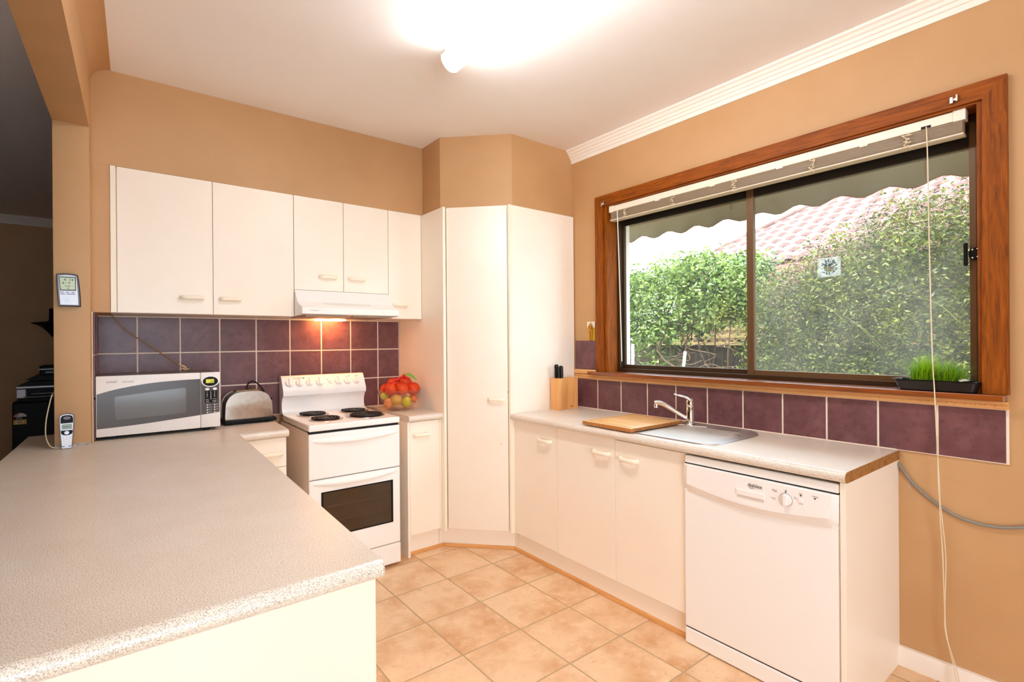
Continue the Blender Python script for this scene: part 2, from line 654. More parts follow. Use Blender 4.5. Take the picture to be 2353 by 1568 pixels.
# floor tiles: measured grid, about 321 x 331 mm, turned by a hair
tx0, ty0, px_, py_ = 1.506, 2.222, .3215, .3315
tproto = None
for i in range(-4, 4):
    for j in range(-11, 4):
        cx = tx0 + (i + .5) * px_ - .010 * (j * py_)
        cy = ty0 + (j + .5) * py_
        x0, x1, y0, y1 = cx - px_ / 2 + .0035, cx + px_ / 2 - .0035, cy - py_ / 2 + .0035, cy + py_ / 2 - .0035
        if x1 < .40 or x0 > 2.58:
            continue
        if x1 > 2.585 or y1 > 3.40:
            if x1 > 2.585:
                x1 = 2.585
            box('floor_tile', x0, x1, y0, min(y1, 3.4), -.002, .0, M['ftile'], floor, bev=.0012, seg=1)
            continue
        if tproto is None:
            tproto = box('floor_tile', x0, x1, y0, y1, -.002, .0, M['ftile'], floor, bev=.0012, seg=1)
            tproto.rotation_euler.z = .004
        else:
            part_copy(tproto, floor, ((x0 + x1) / 2, (y0 + y1) / 2, -.002))

ceiling = struct(box('ceiling', -5, 2.9, -2.5, 7.6, ZC, ZC + .2, M['ceil']), 'smooth white plaster ceiling')
wall_back = struct(box('wall_back', -.21, 2.9, YW, YW + .15, -.1, ZC, M['wall']), 'tan painted wall behind the stove')
WY0, WY1, WZ0, WZ1 = .44, 2.288, 1.145, 2.262     # window opening
wall_right = struct(boxes('wall_right', [
    (XW, XW + .15, -2.5, WY0 - .012, -.1, ZC), (XW, XW + .15, WY1 + .012, YW, -.1, ZC),
    (XW, XW + .15, WY0 - .012, WY1 + .012, -.1, WZ0 - .012), (XW, XW + .15, WY0 - .012, WY1 + .012, WZ1 + .012, ZC)], M['wall']), 'tan painted wall around the window')
# scratches on the low right wall
for (y0, z0, y1, z1, wd) in [(.41, .115, .345, .05, .0016), (.47, .16, .42, .125, .0008), (.42, .05, .417, .02, .0014), (.665, .80, .655, .73, .004), (.60, .82, .45, .80, .0006)]:
    d = Vector((0, y1 - y0, z1 - z0))
    n_ = Vector((0, -d.z, d.y)).normalized() * wd
    a, b_ = Vector((2.5993, y0, z0)), Vector((2.5993, y1, z1))
    mm = (a + b_) / 2
    mesh('scuff_mark', [a, mm + n_, b_, mm - n_ * .6], [(0, 1, 2, 3)], M['plaster'] if wd > .0007 else M['ink_g'], wall_right)

wall_header = struct(mesh('wall_header', [(LX(-.216, y), y, z) for y in (-2.35, 3.08) for z in (2.381, ZC)] + [(LX(-.087, y), y, z) for y in (-2.35, 3.08) for z in (2.381, ZC)],
                          [(0, 1, 3, 2), (4, 6, 7, 5), (0, 4, 5, 1), (2, 3, 7, 6), (0, 2, 6, 4), (1, 5, 7, 3)], M['wall']), 'tan painted beam over the peninsula')
wall_nib = struct(prism('wall_nib', [(-.216, 3.08), (-.087, 3.08), (LX(-.087, YW), YW), (LX(-.216, YW), YW)], 'z', -.1, ZC, M['wall'], bev=.004), 'narrow tan painted pillar rising from the peninsula bench')
box('bare_plaster_strip', -.214, -.089, 3.078, 3.081, .900, .914, M['plaster'], wall_nib)
wall_left = struct(boxes('wall_left', [(-1.35, -1.2, -2.5, -2.25, -.1, ZC), (-1.35, -1.2, -1.15, .45, -.1, ZC), (-1.35, -1.2, -2.25, -1.15, 2.15, ZC), (-1.35, -1.2, -2.25, -1.15, -.1, 1.15)], M['wall']), 'unseen tan painted wall with an added window to the left of the viewer')
wall_light_stop = struct(box('wall_light_stop', -5, -.62, .45, .58, -.1, 2.72, M['wall']), 'unseen tan painted wall added to keep light out of the adjoining room')  # added out of view to hold the fill light back from the dim room
w2 = thing('window_fill', 'unseen bronze framed window added as fill light left of the viewer', None, (-1.27, -1.7, 1.15), kind='structure')  # window added out of view, throws fill light towards the right-hand wall
boxes('outer_frame', [(-1.30, -1.24, -2.25, -2.21, 1.15, 2.15), (-1.30, -1.24, -1.19, -1.15, 1.15, 2.15), (-1.30, -1.24, -2.21, -1.19, 1.15, 1.19), (-1.30, -1.24, -2.21, -1.19, 2.11, 2.15), (-1.30, -1.24, -1.72, -1.68, 1.19, 2.11)], M['bronze'], w2)
for a, b_ in ((-2.21, -1.72), (-1.68, -1.19)):
    mesh('pane', [(-1.27, a, 1.19), (-1.27, b_, 1.19), (-1.27, b_, 2.11), (-1.27, a, 2.11)], [(0, 1, 2, 3)], M['pane'], w2)
wall_far = struct(box('wall_far', -5, 1.0, 7.47, 7.6, -.1, ZC, M['wall']), 'tan wall of the dim adjoining room')
wall_side = struct(box('wall_side', -5, -4.85, .45, 7.6, -.1, ZC, M['wall']), 'outer tan wall of the adjoining room')
wall_divide = struct(box('wall_divide', .85, 1.0, YW + .15, 7.47, -.1, ZC, M['wall']), 'dividing wall of the adjoining room')
wall_rear = struct(boxes('wall_rear', [(-1.2, -1.1, -2.5, -2.35, -.1, ZC), (.95, XW, -2.5, -2.35, -.1, ZC), (-1.1, .95, -2.5, -2.35, 2.5, ZC)], M['wall']), 'unseen tan wall with the added glazed door')
# unseen glazed sliding door, placed and sized for fill light from behind
d1 = thing('door_fill', 'unseen bronze framed glass sliding door added in the rear wall for fill light', None, (.1, -2.42, 0), kind='structure')
boxes('door_frame', [(-1.1, -1.05, -2.48, -2.38, 0, 2.5), (.90, .95, -2.48, -2.38, 0, 2.5), (-1.05, .90, -2.48, -2.38, 2.45, 2.5), (-1.05, .90, -2.48, -2.38, 0, .03)], M['bronze'], d1)
for (a, b_, y) in ((-1.05, -.05, -2.445), (-.11, .90, -2.415)):
    s_ = boxes('door_sash', [(a, a + .05, y - .012, y + .012, .03, 2.45), (b_ - .05, b_, y - .012, y + .012, .03, 2.45), (a + .05, b_ - .05, y - .012, y + .012, 2.39, 2.45), (a + .05, b_ - .05, y - .012, y + .012, .03, .12)], M['bronze'], d1)
    mesh('pane', [(a + .05, y, .12), (b_ - .05, y, .12), (b_ - .05, y, 2.39), (a + .05, y, 2.39)], [(0, 1, 2, 3)], M['pane'], s_)

# bulkheads over the cabinets and the pantry
CY = 3.20                                   # face of the wall cabinets
wall_upper = struct(boxes('wall_upper', [(-.085, 1.712, CY + .002, YW, 2.252, ZC), (-.085, -.013, CY + .004, YW, 1.524, 2.2519)], M['wall']), 'tan painted bulkhead above the wall cabinets')
wall_corner = struct(prism('wall_corner', [(1.7095, YW), (1.7095, 2.956), (2.051, 2.620), (XW, 2.624), (XW, YW)], 'z', 2.2505, ZC, M['wall']), 'tan painted bulkhead above the corner pantry')

# cornice along the window wall (stepped plaster) and painted cove on the beam
cprof = [(0, 2.632), (-.006, 2.632), (-.008, 2.655), (-.016, 2.657), (-.019, 2.672), (-.027, 2.675), (-.031, 2.688), (-.040, 2.692), (-.047, 2.704), (-.058, 2.710), (-.062, 2.72), (0, 2.72)]
struct(prism('trim_1', [(XW + p[0] * .95, p[1]) for p in cprof], 'y', -2.35, 2.622, M['white_trim'], angle=15), 'stepped white plaster cornice along the window wall')
cove = []
for k in range(9):
    a = k / 8 * PI / 2
    cove.append((.078 * (1 - math.cos(a)) if 0 else .078 - .078 * math.cos(a), -.078 + .078 * math.sin(a)))
# concave cove from the beam face up to the ceiling
va, vb = [], []
pts = [(0, -.078)] + [(.078 * (1 - math.cos(k / 8 * PI / 2)), -.078 + .078 * math.sin(k / 8 * PI / 2)) for k in range(1, 9)] + [(0, 0)]
cv, cf = [], []
for y in (-2.35, CY + .002):
    for (a, b_) in pts:
        cv.append((LX(-.087, y) + a, y, ZC + b_))
n_ = len(pts)
for k in range(n_):
    cf.append((k, (k + 1) % n_, n_ + (k + 1) % n_, n_ + k))
cf += [tuple(range(n_)), tuple(range(2 * n_ - 1, n_ - 1, -1))]
o = mesh('trim_2', cv, cf, M['wall'], smooth=False)
struct(o, 'tan painted cove cornice along the beam')
struct(prism('trim_3', [(7.47, 2.638), (7.46, 2.638), (7.44, 2.672), (7.40, 2.70), (7.385, 2.72), (7.47, 2.72)], 'x', -4.85, .85, M['white_trim']), 'plaster cornice in the dim adjoining room')
struct(mesh('trim_8', [(LX(-.216, y) - a, y, z) for y in (.58, 3.08) for a, z in ((0, 2.64), (.01, 2.64), (.05, 2.67), (.09, 2.72), (0, 2.72))], [(0, 1, 2, 3, 4), (9, 8, 7, 6, 5)] + [(k, 5 + k, 5 + (k + 1) % 5, (k + 1) % 5) for k in range(5)], M['white_trim']), 'plaster cornice on the far side of the beam')
# skirting on the right wall
struct(prism('baseboard_right', [(XW, 0), (XW - .018, 0), (XW - .018, .066), (XW - .013, .078), (XW, .08)], 'y', -2.35, .698, M['white_trim']), 'white painted skirting board below the window wall')

# ------------------------------------------------------------------ wall tiles
bxs = [-.083] + [.1025 + .2035 * k for k in range(8)] + [1.6955]
bzs = [.901, 1.1065, 1.3145, 1.521]
G = .0038
box('grout_bed', -.085, 1.6965, YW - .0068, YW, .90, 1.5235, M['grout'], wall_back)
for r in range(3):
    for c in range(9):
        box('wall_tile', bxs[c] + G, bxs[c + 1] - G, YW - .0085, YW - .004, bzs[r] + G, bzs[r + 1] - G, M['tile'], wall_back, bev=.0014)
# return tiles on the nib wall
nx = LX(-.087, 3.36)
ng = mesh('grout_bed', [(LX(-.087, y) + .004, y, z) for y in (3.165, YW - .009) for z in (.901, 1.5235)] + [(LX(-.087, y) - .002, y, z) for y in (3.165, YW - .009) for z in (.901, 1.5235)],
          [(0, 1, 3, 2), (4, 6, 7, 5), (0, 4, 5, 1), (2, 3, 7, 6), (0, 2, 6, 4), (1, 5, 7, 3)], M['grout'], wall_nib)
for r in range(3):
    for (a, b_) in ((3.165, 3.357), (3.361, 3.56)):
        x_ = LX(-.087, (a + b_) / 2)
        box('wall_tile', x_ + .003, x_ + .0085, a, b_, bzs[r] + G, bzs[r + 1] - G, M['tile'], wall_nib, bev=.0014)
rys = [2.589, 2.380, 2.178, 1.971, 1.768, 1.567, 1.364, 1.163, .966, .765, .564, .361]
box('grout_bed', XW - .0068, XW, .357, 2.60, .899, 1.1015, M['grout'], wall_right)
for c in range(11):
    box('wall_tile', XW - .0085, XW - .004, rys[c + 1] + G, rys[c] - G, .902, 1.0985, M['tile'], wall_right, bev=.0014)
box('wall_tile', XW - .0085, XW, 2.381, 2.589, 1.168, 1.366, M['tile'], wall_right, bev=.0014)
# moulded border under the sill
mp = [(XW, 1.1005), (XW - .012, 1.1005), (XW - .017, 1.106), (XW - .017, 1.113), (XW - .013, 1.118), (XW - .017, 1.123), (XW - .016, 1.130), (XW, 1.1325)]
t4 = struct(prism('trim_4', mp, 'y', .358, 2.592, M['pine'], angle=20), 'honey coloured moulded border above the plum tiles')
bm = bmesh.new()
y = .38
while y < 2.56:
    bm_tube(bm, [(XW - .0172, y + .012 * math.cos(a), 1.107 + .014 * math.sin(a)) for a in [PI * k / 6 for k in range(7)]], .0011, 5)
    y += .028
bmobj('scallop_relief', bm, M['pine'], t4)
prism('upper_border', [(XW, 1.1335), (XW - .012, 1.1335), (XW - .017, 1.139), (XW - .017, 1.158), (XW - .012, 1.1655), (XW, 1.1665)], 'y', 2.375, 2.595, M['pine'], t4)

# ------------------------------------------------------------------ window
w1 = thing('window_1', 'two-pane sliding window in a stained timber surround', None, (2.65, 1.36, 1.13), kind='structure')
XF = 2.575
aw = .068
oy0, oy1, oz1 = .354, 2.380, 2.334
mesh('architrave_head', [(XF, oy0, oz1), (XF, oy1, oz1), (XF, oy1 - aw, oz1 - aw), (XF, oy0 + aw, oz1 - aw), (XW, oy0, oz1), (XW, oy1, oz1), (XW, oy1 - aw, oz1 - aw), (XW, oy0 + aw, oz1 - aw)],
     [(0, 1, 2, 3), (4, 7, 6, 5), (0, 4, 5, 1), (1, 5, 6, 2), (2, 6, 7, 3), (3, 7, 4, 0)], M['jarrah_h'], w1)
mesh('architrave', [(XF, oy1, oz1), (XF, oy1, 1.157), (XF, oy1 - aw, 1.157), (XF, oy1 - aw, oz1 - aw), (XW, oy1, oz1), (XW, oy1, 1.157), (XW, oy1 - aw, 1.157), (XW, oy1 - aw, oz1 - aw)],
     [(0, 1, 2, 3), (4, 7, 6, 5), (0, 4, 5, 1), (1, 5, 6, 2), (2, 6, 7, 3), (3, 7, 4, 0)], M['jarrah'], w1)
mesh('architrave', [(XF, oy0, oz1), (XF, oy0, 1.157), (XF, oy0 + aw + .006, 1.157), (XF, oy0 + aw, oz1 - aw), (XW, oy0, oz1), (XW, oy0, 1.157), (XW, oy0 + aw + .006, 1.157), (XW, oy0 + aw, oz1 - aw)],
     [(0, 1, 2, 3), (4, 7, 6, 5), (0, 4, 5, 1), (1, 5, 6, 2), (2, 6, 7, 3), (3, 7, 4, 0)], M['jarrah'], w1)
box('jamb_lining', 2.588, 2.752, WY1, WY1 + .022, 1.15, WZ1 + .01, M['jarrah'], w1)
box('jamb_lining', 2.588, 2.752, WY0 - .018, WY0, 1.15, WZ1 + .01, M['jarrah'], w1)
box('head_lining', 2.588, 2.752, WY0, WY1, WZ1 - .004, WZ1 + .012, M['jarrah_h'], w1)
M['sillwood'] = wood('varnished_sill', S(100, 42, 2), S(164, 82, 8), .3, (14, 1.2, 14), .9)
box('sill', 2.540, 2.70, .362, 2.428, 1.133, 1.1565, M['sillwood'], w1, bev=.003)
# aluminium frame
fz0, fz1 = 1.1568, 2.257
boxes('outer_frame', [(2.690, 2.752, WY0, WY1, fz0, fz0 + .022), (2.690, 2.752, WY0, WY1, fz1 - .03, fz1), (2.690, 2.752, WY1 - .022, WY1, fz0 + .022, fz1 - .03), (2.690, 2.752, WY0, WY0 + .022, fz0 + .022, fz1 - .03)], M['bronze'], w1, bev=.0015)


def sash(ya, yb, x, mat, pmat, left_w, right_w, tz=.055):
    s = boxes('sash', [(x - .011, x + .011, ya, ya + right_w, fz0 + .02, fz1 - .025), (x - .011, x + .011, yb - left_w, yb, fz0 + .02, fz1 - .025),
                       (x - .011, x + .011, ya + right_w, yb - left_w, fz0 + .02, fz0 + .047), (x - .011, x + .011, ya + right_w, yb - left_w, fz1 - .035, fz1 - .025)], mat, w1, bev=.0015)
    box('top_rail', x - .010, x + .010, ya + right_w, yb - left_w, fz1 - tz, fz1 - .0355, M['bronze_dark'], s)
    mesh('pane', [(x, ya + right_w - .004, fz0 + .043), (x, yb - left_w + .004, fz0 + .043), (x, yb - left_w + .004, fz1 - .05), (x, ya + right_w - .004, fz1 - .05)], [(0, 1, 2, 3)], pmat, s)
    return s


s1 = sash(1.365, 2.272, 2.731, M['bronze'], M['pane'], .022, .028, .118)
s2 = sash(.452, 1.392, 2.706, M['bronze_l'], M['pane_d'], .038, .030, .127)
box('pull_strip', 2.688, 2.697, 1.352, 1.362, 1.19, 2.20, M['bronze_l'], s2)
# latch
la = prism('latch', [(.447, 1.727), (.4555, 1.727), (.472, 1.722), (.482, 1.711), (.482, 1.689), (.472, 1.679), (.447, 1.676)], 'x', 2.680, 2.696, M['black'], w1)
box('latch_handle', 2.668, 2.682, .484, .496, 1.655, 1.745, M['black'], la, bev=.002)
for (y, z) in ((.455, 1.718), (.470, 1.716), (.455, 1.686), (.470, 1.684)):
    lathe('screw', [(.003, 0), (.003, .001), (.0014, .0015)], (2.680, y, z), M['chrome'], la, 8, axis='x')
for y, z, r in ((2.30, 2.278, 0), (.50, 2.293, 0)):
    boxes('blind_bracket', [(2.563, 2.575, y - .010, y - .004, z - .012, z + .014), (2.563, 2.575, y + .004, y + .014, z - .016, z + .008), (2.571, 2.575, y - .010, y + .014, z - .006, z + .004)], M['chrome'], w1, bev=.001)
# broken glass star stuck under a square of clear tape on the sliding pane
bm = bmesh.new()
random.seed(3)
cy_, cz_ = .993, 1.712
for k in range(230):
    a = random.uniform(0, 2 * PI)
    ra, rb = .026 + random.uniform(-.004, .006), random.uniform(.032, .046)
    if PI * .1 < a < PI * .9 and random.random() < .5:
        ra = random.uniform(.002, .02)
    ca, sa = math.cos(a + random.uniform(-.2, .2)), math.sin(a)
    cl = lambda v: max(-.046, min(.046, v))
    p, q = Vector((2.7045, cy_ + cl(ra * math.cos(a)), cz_ + cl(ra * math.sin(a)))), Vector((2.7045, cy_ + cl(rb * ca * 1.15), cz_ + cl(rb * sa * 1.15)))
    n_ = (q - p).cross(Vector((1, 0, 0)))
    if n_.length < 1e-6:
        continue
    n_ = n_.normalized() * random.uniform(.0007, .0019)
    bm.faces.new([bm.verts.new(v) for v in (p - n_, q, p + n_)])
gs = bmobj('glass_crack', bm, leafmat('cracked_glass', S(252, 252, 252), S(240, 246, 243), .3, .95), s2)
gs['label'] = 'white star of cracked glass under a square patch of tape'
M['tape'] = glassy('clear_tape', (.95, .97, .95), .1, 1.4, .5, (.95, .97, .95), 40)
bm = bmesh.new()
sqr = [(-.05, -.046), (.05, -.046), (.05, .046), (-.05, .046)]
oc = [bm.verts.new((2.7048, cy_ + a, cz_ + b_)) for a, b_ in sqr]
ic = [bm.verts.new((2.7048, cy_ + .026 * math.cos(2 * PI * k / 20), cz_ - .006 + .026 * math.sin(2 * PI * k / 20))) for k in range(20)]
ed = [bm.edges.new((oc[k], oc[(k + 1) % 4])) for k in range(4)] + [bm.edges.new((ic[k], ic[(k + 1) % 20])) for k in range(20)]
bmesh.ops.triangle_fill(bm, edges=ed, use_beauty=True)
bmobj('tape_patch', bm, M['tape'], s2)

# ------------------------------------------------------------------ venetian blind
vb_ = thing('venetian_blind', 'cream venetian blind raised to the top of the window', 'blind', (2.625, 1.375, 2.165))
box('headrail', 2.602, 2.644, .482, 2.268, 2.218, 2.256, M['blind'], vb_, bev=.002)
for a, b_ in ((.474, .512), (2.240, 2.276)):
    box('end_bracket', 2.599, 2.647, a, b_, 2.215, 2.2585, M['blind'], vb_, bev=.002)
for k in range(4):
    yy = .80 + k * .36
    box('rail_clip', 2.6005, 2.61, yy, yy + .03, 2.212, 2.219, M['blind'], vb_)
bm = bmesh.new()
for k in range(20):
    z = 2.1690 + k * .0022
    dx = random.uniform(-.0015, .0015)
    sl = [(2.598 + dx, z), (2.612 + dx, z + .0022), (2.630 + dx, z + .0022), (2.646 + dx, z), (2.646 + dx, z + .0006), (2.630 + dx, z + .0028), (2.612 + dx, z + .0028), (2.598 + dx, z + .0006)]
    bm_prism(bm, sl, 'y', .483, 2.262 - random.uniform(0, .006))
bmobj('slat_stack', bm, M['slat'], vb_)
prism('bottom_rail', [(2.597, 2.159), (2.603, 2.156), (2.642, 2.156), (2.647, 2.159), (2.647, 2.165), (2.642, 2.168), (2.603, 2.168), (2.597, 2.165)], 'y', .480, 2.264, pm('blind_bottom_rail', S(216, 200, 176), .4), vb_)
random.seed(11)
for yy in (.655, 1.02, 1.40, 1.78, 2.13):
    P = []
    for k in range(22):
        P.append((2.589 + random.uniform(-.006, .003), yy + random.uniform(-.018, .018) * (1 - .3 * k / 22), 2.216 - .062 * k / 21 + random.uniform(-.006, .006)))
    tube('ladder_cord', P, .0016, M['cord'], vb_, 5, 4)
tube('tilt_wand', [(2.594, 2.20, 2.215), (2.592, 2.196, 2.15), (2.600, 2.19, 1.75), (2.612, 2.186, 1.23)], .0035, pm('clear_acrylic', S(226, 222, 210), .2, 0, .6), vb_, 8)
pc = [(2.601, .595, 2.225), (2.585, .588, 2.10), (2.560, .578, 1.70), (2.541, .567, 1.30), (2.536, .560, 1.16), (2.545, .556, .98), (2.560, .553, .80), (2.568, .552, .66), (2.574, .546, .50), (2.570, .541, .30), (2.572, .536, .20), (2.560, .510, .08), (2.545, .496, .012)]
tube('pull_cord', pc, .0022, M['cord'], vb_, 6)
tube('pull_cord', [(p[0] - .002, p[1] + .006 * math.sin(k * 1.7) - .004, p[2]) for k, p in enumerate(pc[5:])], .0018, M['cord'], vb_, 6)
box('cord_slot', 2.6005, 2.603, .580, .612, 2.2185, 2.2285, M['gap'], vb_)

# ------------------------------------------------------------------ cabinets
def handle(parent, c, U, out, L=.105):
    """moulded bow handle; c = centre on the door face, U = direction, out = away from the door"""
    c, U, out = Vector(c), Vector(U).normalized(), Vector(out).normalized()
    h = L / 2
    P = [c - U * h, c - U * h + out * .012, c - U * (h - .008) + out * .022, c - U * (h * .5) + out * .026, c + U * (h * .5) + out * .026, c + U * (h - .008) + out * .022, c + U * h + out * .012, c + U * h]
    return tube('handle', P, .0075, M['handle'], parent, 10, 3, (1, 1.5))


def door(parent, x0, x1, y0, y1, z0, z1, name='door'):
    return box(name, x0, x1, y0, y1, z0, z1, M['lam'], parent, bev=.0012)


g = .0013
NS = (0, -1, 0)
# wall cabinets ------------------------------------------------------------
u1 = thing('wall_cabinet', 'wide cream wall cabinet with two doors above the microwave', 'cabinet', (.42, 3.38, 1.524))
box('carcass', -.0115, .8465, CY + .018, YW - .009, 1.5245, 2.2495, M['lam'], u1)
box('side_strip', -.0120, .0105, CY - .001, CY + .0175, 1.5255, 2.2505, M['lam_edge'], u1)
for (a, b_, hx) in ((.0125, .4275, .329), (.4275, .8480, .512)):
    d = door(u1, a + g, b_ - g, CY, CY + .017, 1.5255, 2.2505)
    handle(d, (hx, CY, 1.612), (1, 0, 0), NS, .10)
u2_ = thing('wall_cabinet', 'short cream wall cabinet with two doors above the range hood', 'cabinet', (1.148, 3.38, 1.685))
box('carcass', .8490, 1.4485, CY + .018, YW - .009, 1.686, 2.2495, M['lam'], u2_)
for (a, b_, hx) in ((.8485, 1.1470, 1.050), (1.1470, 1.4490, 1.232)):
    d = door(u2_, a + g, b_ - g, CY, CY + .017, 1.6865, 2.2505)
    handle(d, (hx, CY, 1.772), (1, 0, 0), NS, .10)
u3 = thing('wall_cabinet', 'narrow cream wall cabinet between the range hood and the pantry', 'cabinet', (1.57, 3.38, 1.524))
box('carcass', 1.4505, 1.6955, CY + .018, YW - .009, 1.5245, 2.2495, M['lam'], u3)
d = door(u3, 1.4495 + g, 1.6955 - g, CY, CY + .017, 1.5255, 2.2505)
handle(d, (1.530, CY, 1.618), (1, 0, 0), NS, .10)

# corner pantry --------------------------------------------------------------
pt = thing('corner_pantry', 'tall cream corner pantry with an angled door', 'cabinet', (2.1, 3.1, 0))
A, B = Vector((1.7265, 2.9120)), Vector((2.0065, 2.6180))      # door line
box('side_panel', 1.6970, 1.7130, 2.905, YW - .009, .125, 2.2490, M['lam'], pt, bev=.001)
box('side_panel', 2.0110, XW - .0085, 2.6010, 2.6170, .125, 2.2490, M['lam'], pt, bev=.001)
prism('carcass', [(1.716, 3.55), (1.716, 2.955), (2.040, 2.620), (2.585, 2.620), (2.585, 3.55)], 'z', .125, 2.248, M['lam'], pt)
dn = Vector((-(B - A).y, (B - A).x)).normalized()              # outward normal
if dn.dot(Vector((-1, -1))) < 0:
    dn = -dn
du = (B - A).normalized()


def diag(p, o):
    return (p.x + dn.x * o, p.y + dn.y * o)


a1, b1 = A + du * .001, B - du * .001
pd = prism('door', [diag(a1, 0), diag(b1, 0), diag(b1, -.017), diag(a1, -.017)], 'z', .137, 2.247, M['lam'], pt, bev=.0012)
# stiles beside the door
prism('stile', [(1.6975, 2.904), (1.7135, 2.904), (1.7235, 2.914), (1.7135, 2.930), (1.6975, 2.930)], 'z', .126, 2.2495, M['lam_edge'], pt)
prism('stile', [(2.0105, 2.600), (2.0290, 2.600), (2.0290, 2.6175), (2.0175, 2.6175), (2.0080, 2.6155)], 'z', .126, 2.2495, M['lam_edge'], pt)
hc = B - du * .078
handle(pd, (hc.x + 0, hc.y + 0, .990), (du.x, du.y, 0), (dn.x, dn.y, 0), .10)
for k, (zz, s_) in enumerate(((1.038, .30), (.70, .22))):
    q = A + du * (.40 - s_ * .1) if 0 else B - du * (.002 if k == 0 else .05)
    lathe('hinge_pin' if k == 0 else 'screw_hole', [(.0028, 0), (.0028, .0012)], (q.x + dn.x * .0005, q.y + dn.y * .0005, zz), M['gap'], pd, 8, axis='y')
kA, kB = Vector((1.738, 2.978)), Vector((2.066, 2.634))
kk = prism('kickboard', [(1.6985, 2.985), (1.735, 2.985), (2.066, 2.634), (2.066, 2.6025), (2.082, 2.6025), (2.082, 2.66), (1.75, 3.0), (1.6985, 3.0)], 'z', .0, .1245, M['lam'], pt)

# small cabinet right of the stove ---------------------------------------------
sc1 = thing('base_cabinet', 'narrow cream base cabinet between the stove and the pantry', 'cabinet', (1.575, 3.25, 0))
box('end_panel', 1.4560, 1.4720, 2.947, YW - .01, .0, .8590, M['lam'], sc1, bev=.001)
boxes('carcass', [(1.4725, 1.6955, 2.965, YW - .01, .128, .8590)], M['lam'], sc1)
d = door(sc1, 1.4730, 1.6860, 2.947, 2.964, .137, .8560)
box('filler', 1.6875, 1.6960, 2.947, 2.964, .128, .859, M['lam_edge'], sc1)
handle(d, (1.553, 2.947, .772), (1, 0, 0), NS, .105)
box('kickboard', 1.4725, 1.6955, 2.985, 3.0, 0, .1275, M['lam'], sc1)
for zz in (.822, .60, .17):
    lathe('screw_hole', [(.0025, 0), (.0025, .001)], (1.4557, 3.012, zz), M['gap'], sc1, 8, axis='x')

# bullnose worktop helper
def bull(bm, p0, p1, r, zc, direction):
    """half-round nose between p0 and p1 facing direction"""
    d_ = Vector(direction)
    prof = [(math.cos(a), math.sin(a)) for a in [-PI / 2 + PI * k / 12 for k in range(13)]]
    va = [bm.verts.new(Vector((p0[0], p0[1], zc)) + d_ * r * c_ + Vector((0, 0, r * s_))) for c_, s_ in prof]
    vb = [bm.verts.new(Vector((p1[0], p1[1], zc)) + d_ * r * c_ + Vector((0, 0, r * s_))) for c_, s_ in prof]
    for k in range(12):
        bm.faces.new((va[k], va[k + 1], vb[k + 1], vb[k]))
    bm.faces.new(va)
    bm.faces.new(vb[::-1])


bm = bmesh.new()
bm_box(bm, 1.4545, 1.6965, 2.938, YW - .0090, .860, .9)
bull(bm, (1.4545, 2.938), (1.6965, 2.938), .02, .88, (0, -1, 0))
wt1 = bmobj('worktop', bm, M['bench'], None, angle=30)
tag(wt1, 'short speckled worktop under the fruit bowl', 'worktop')

# right run ----------------------------------------------------------------------
FX = 2.040
rc1 = thing('base_cabinet', 'cream base cabinet with one door beside the pantry', 'cabinet', (2.33, 2.40, 0))
box('carcass', FX + .018, XW - .001, 2.1955, 2.598, .128, .8590, M['lam'], rc1)
box('filler', FX, FX + .017, 2.586, 2.600, .128, .8580, M['lam_edge'], rc1)
d = door(rc1, FX, FX + .017, 2.206, 2.585, .128, .8565)
handle(d, (FX, 2.300, .768), (0, 1, 0), (-1, 0, 0), .105)
box('divider', FX, FX + .017, 2.1955, 2.2045, .128, .8565, M['lam_edge'], rc1)
box('kickboard', 2.066, 2.082, 2.1955, 2.599, .0, .127, M['lam'], rc1)
rc2 = thing('base_cabinet', 'wide cream base cabinet with two doors under the sink', 'cabinet', (2.33, 1.77, 0))
boxes('carcass', [(FX + .018, XW - .001, 2.178, 2.1945, .128, .859), (FX + .018, XW - .001, 1.345, 1.361, .128, .859), (FX + .018, XW - .001, 1.361, 2.178, .128, .144), (XW - .012, XW - .001, 1.361, 2.178, .144, .859)], M['lam'], rc2)
d = door(rc2, FX, FX + .017, 1.7575, 2.1935, .122, .8565)
handle(d, (FX, 1.845, .772), (0, 1, 0), (-1, 0, 0), .105)
d = door(rc2, FX, FX + .017, 1.345, 1.7555, .122, .8525)
handle(d, (FX, 1.664, .766), (0, 1, 0), (-1, 0, 0), .105)
box('kickboard', 2.066, 2.082, 1.345, 2.1945, .0, .121, M['lam'], rc2)
# honey timber beading along all kickboards
def bead(name, p0, p1, label):
    d_ = (Vector(p1) - Vector(p0)).normalized()
    n_ = Vector((-d_.y, d_.x, 0))
    if n_.dot(Vector((-1, -1, 0))) < 0:
        n_ = -n_
    prof = [(0, 0), (.013, 0), (.013, .006), (.010, .016), (0, .02)]
    V = [Vector(p) + n_ * a + Vector((0, 0, b_)) for p in (p0, p1) for a, b_ in prof]
    F = [(k, (k + 1) % 5, 5 + (k + 1) % 5, 5 + k) for k in range(5)] + [(4, 3, 2, 1, 0), (5, 6, 7, 8, 9)]
    struct(mesh(name, V, F, M['pine_x']), label)


bead('trim_5', (1.458, 2.985, 0.0005), (1.730, 2.985, 0.0005), 'honey timber beading at the foot of the narrow cabinet')
bead('trim_6', (1.735, 2.979, 0.0005), (2.066, 2.634, 0.0005), 'honey timber beading at the foot of the pantry')
bead('trim_7', (2.066, 2.634, 0.0005), (2.066, 1.345, 0.0005), 'honey timber beading at the foot of the sink cabinets')

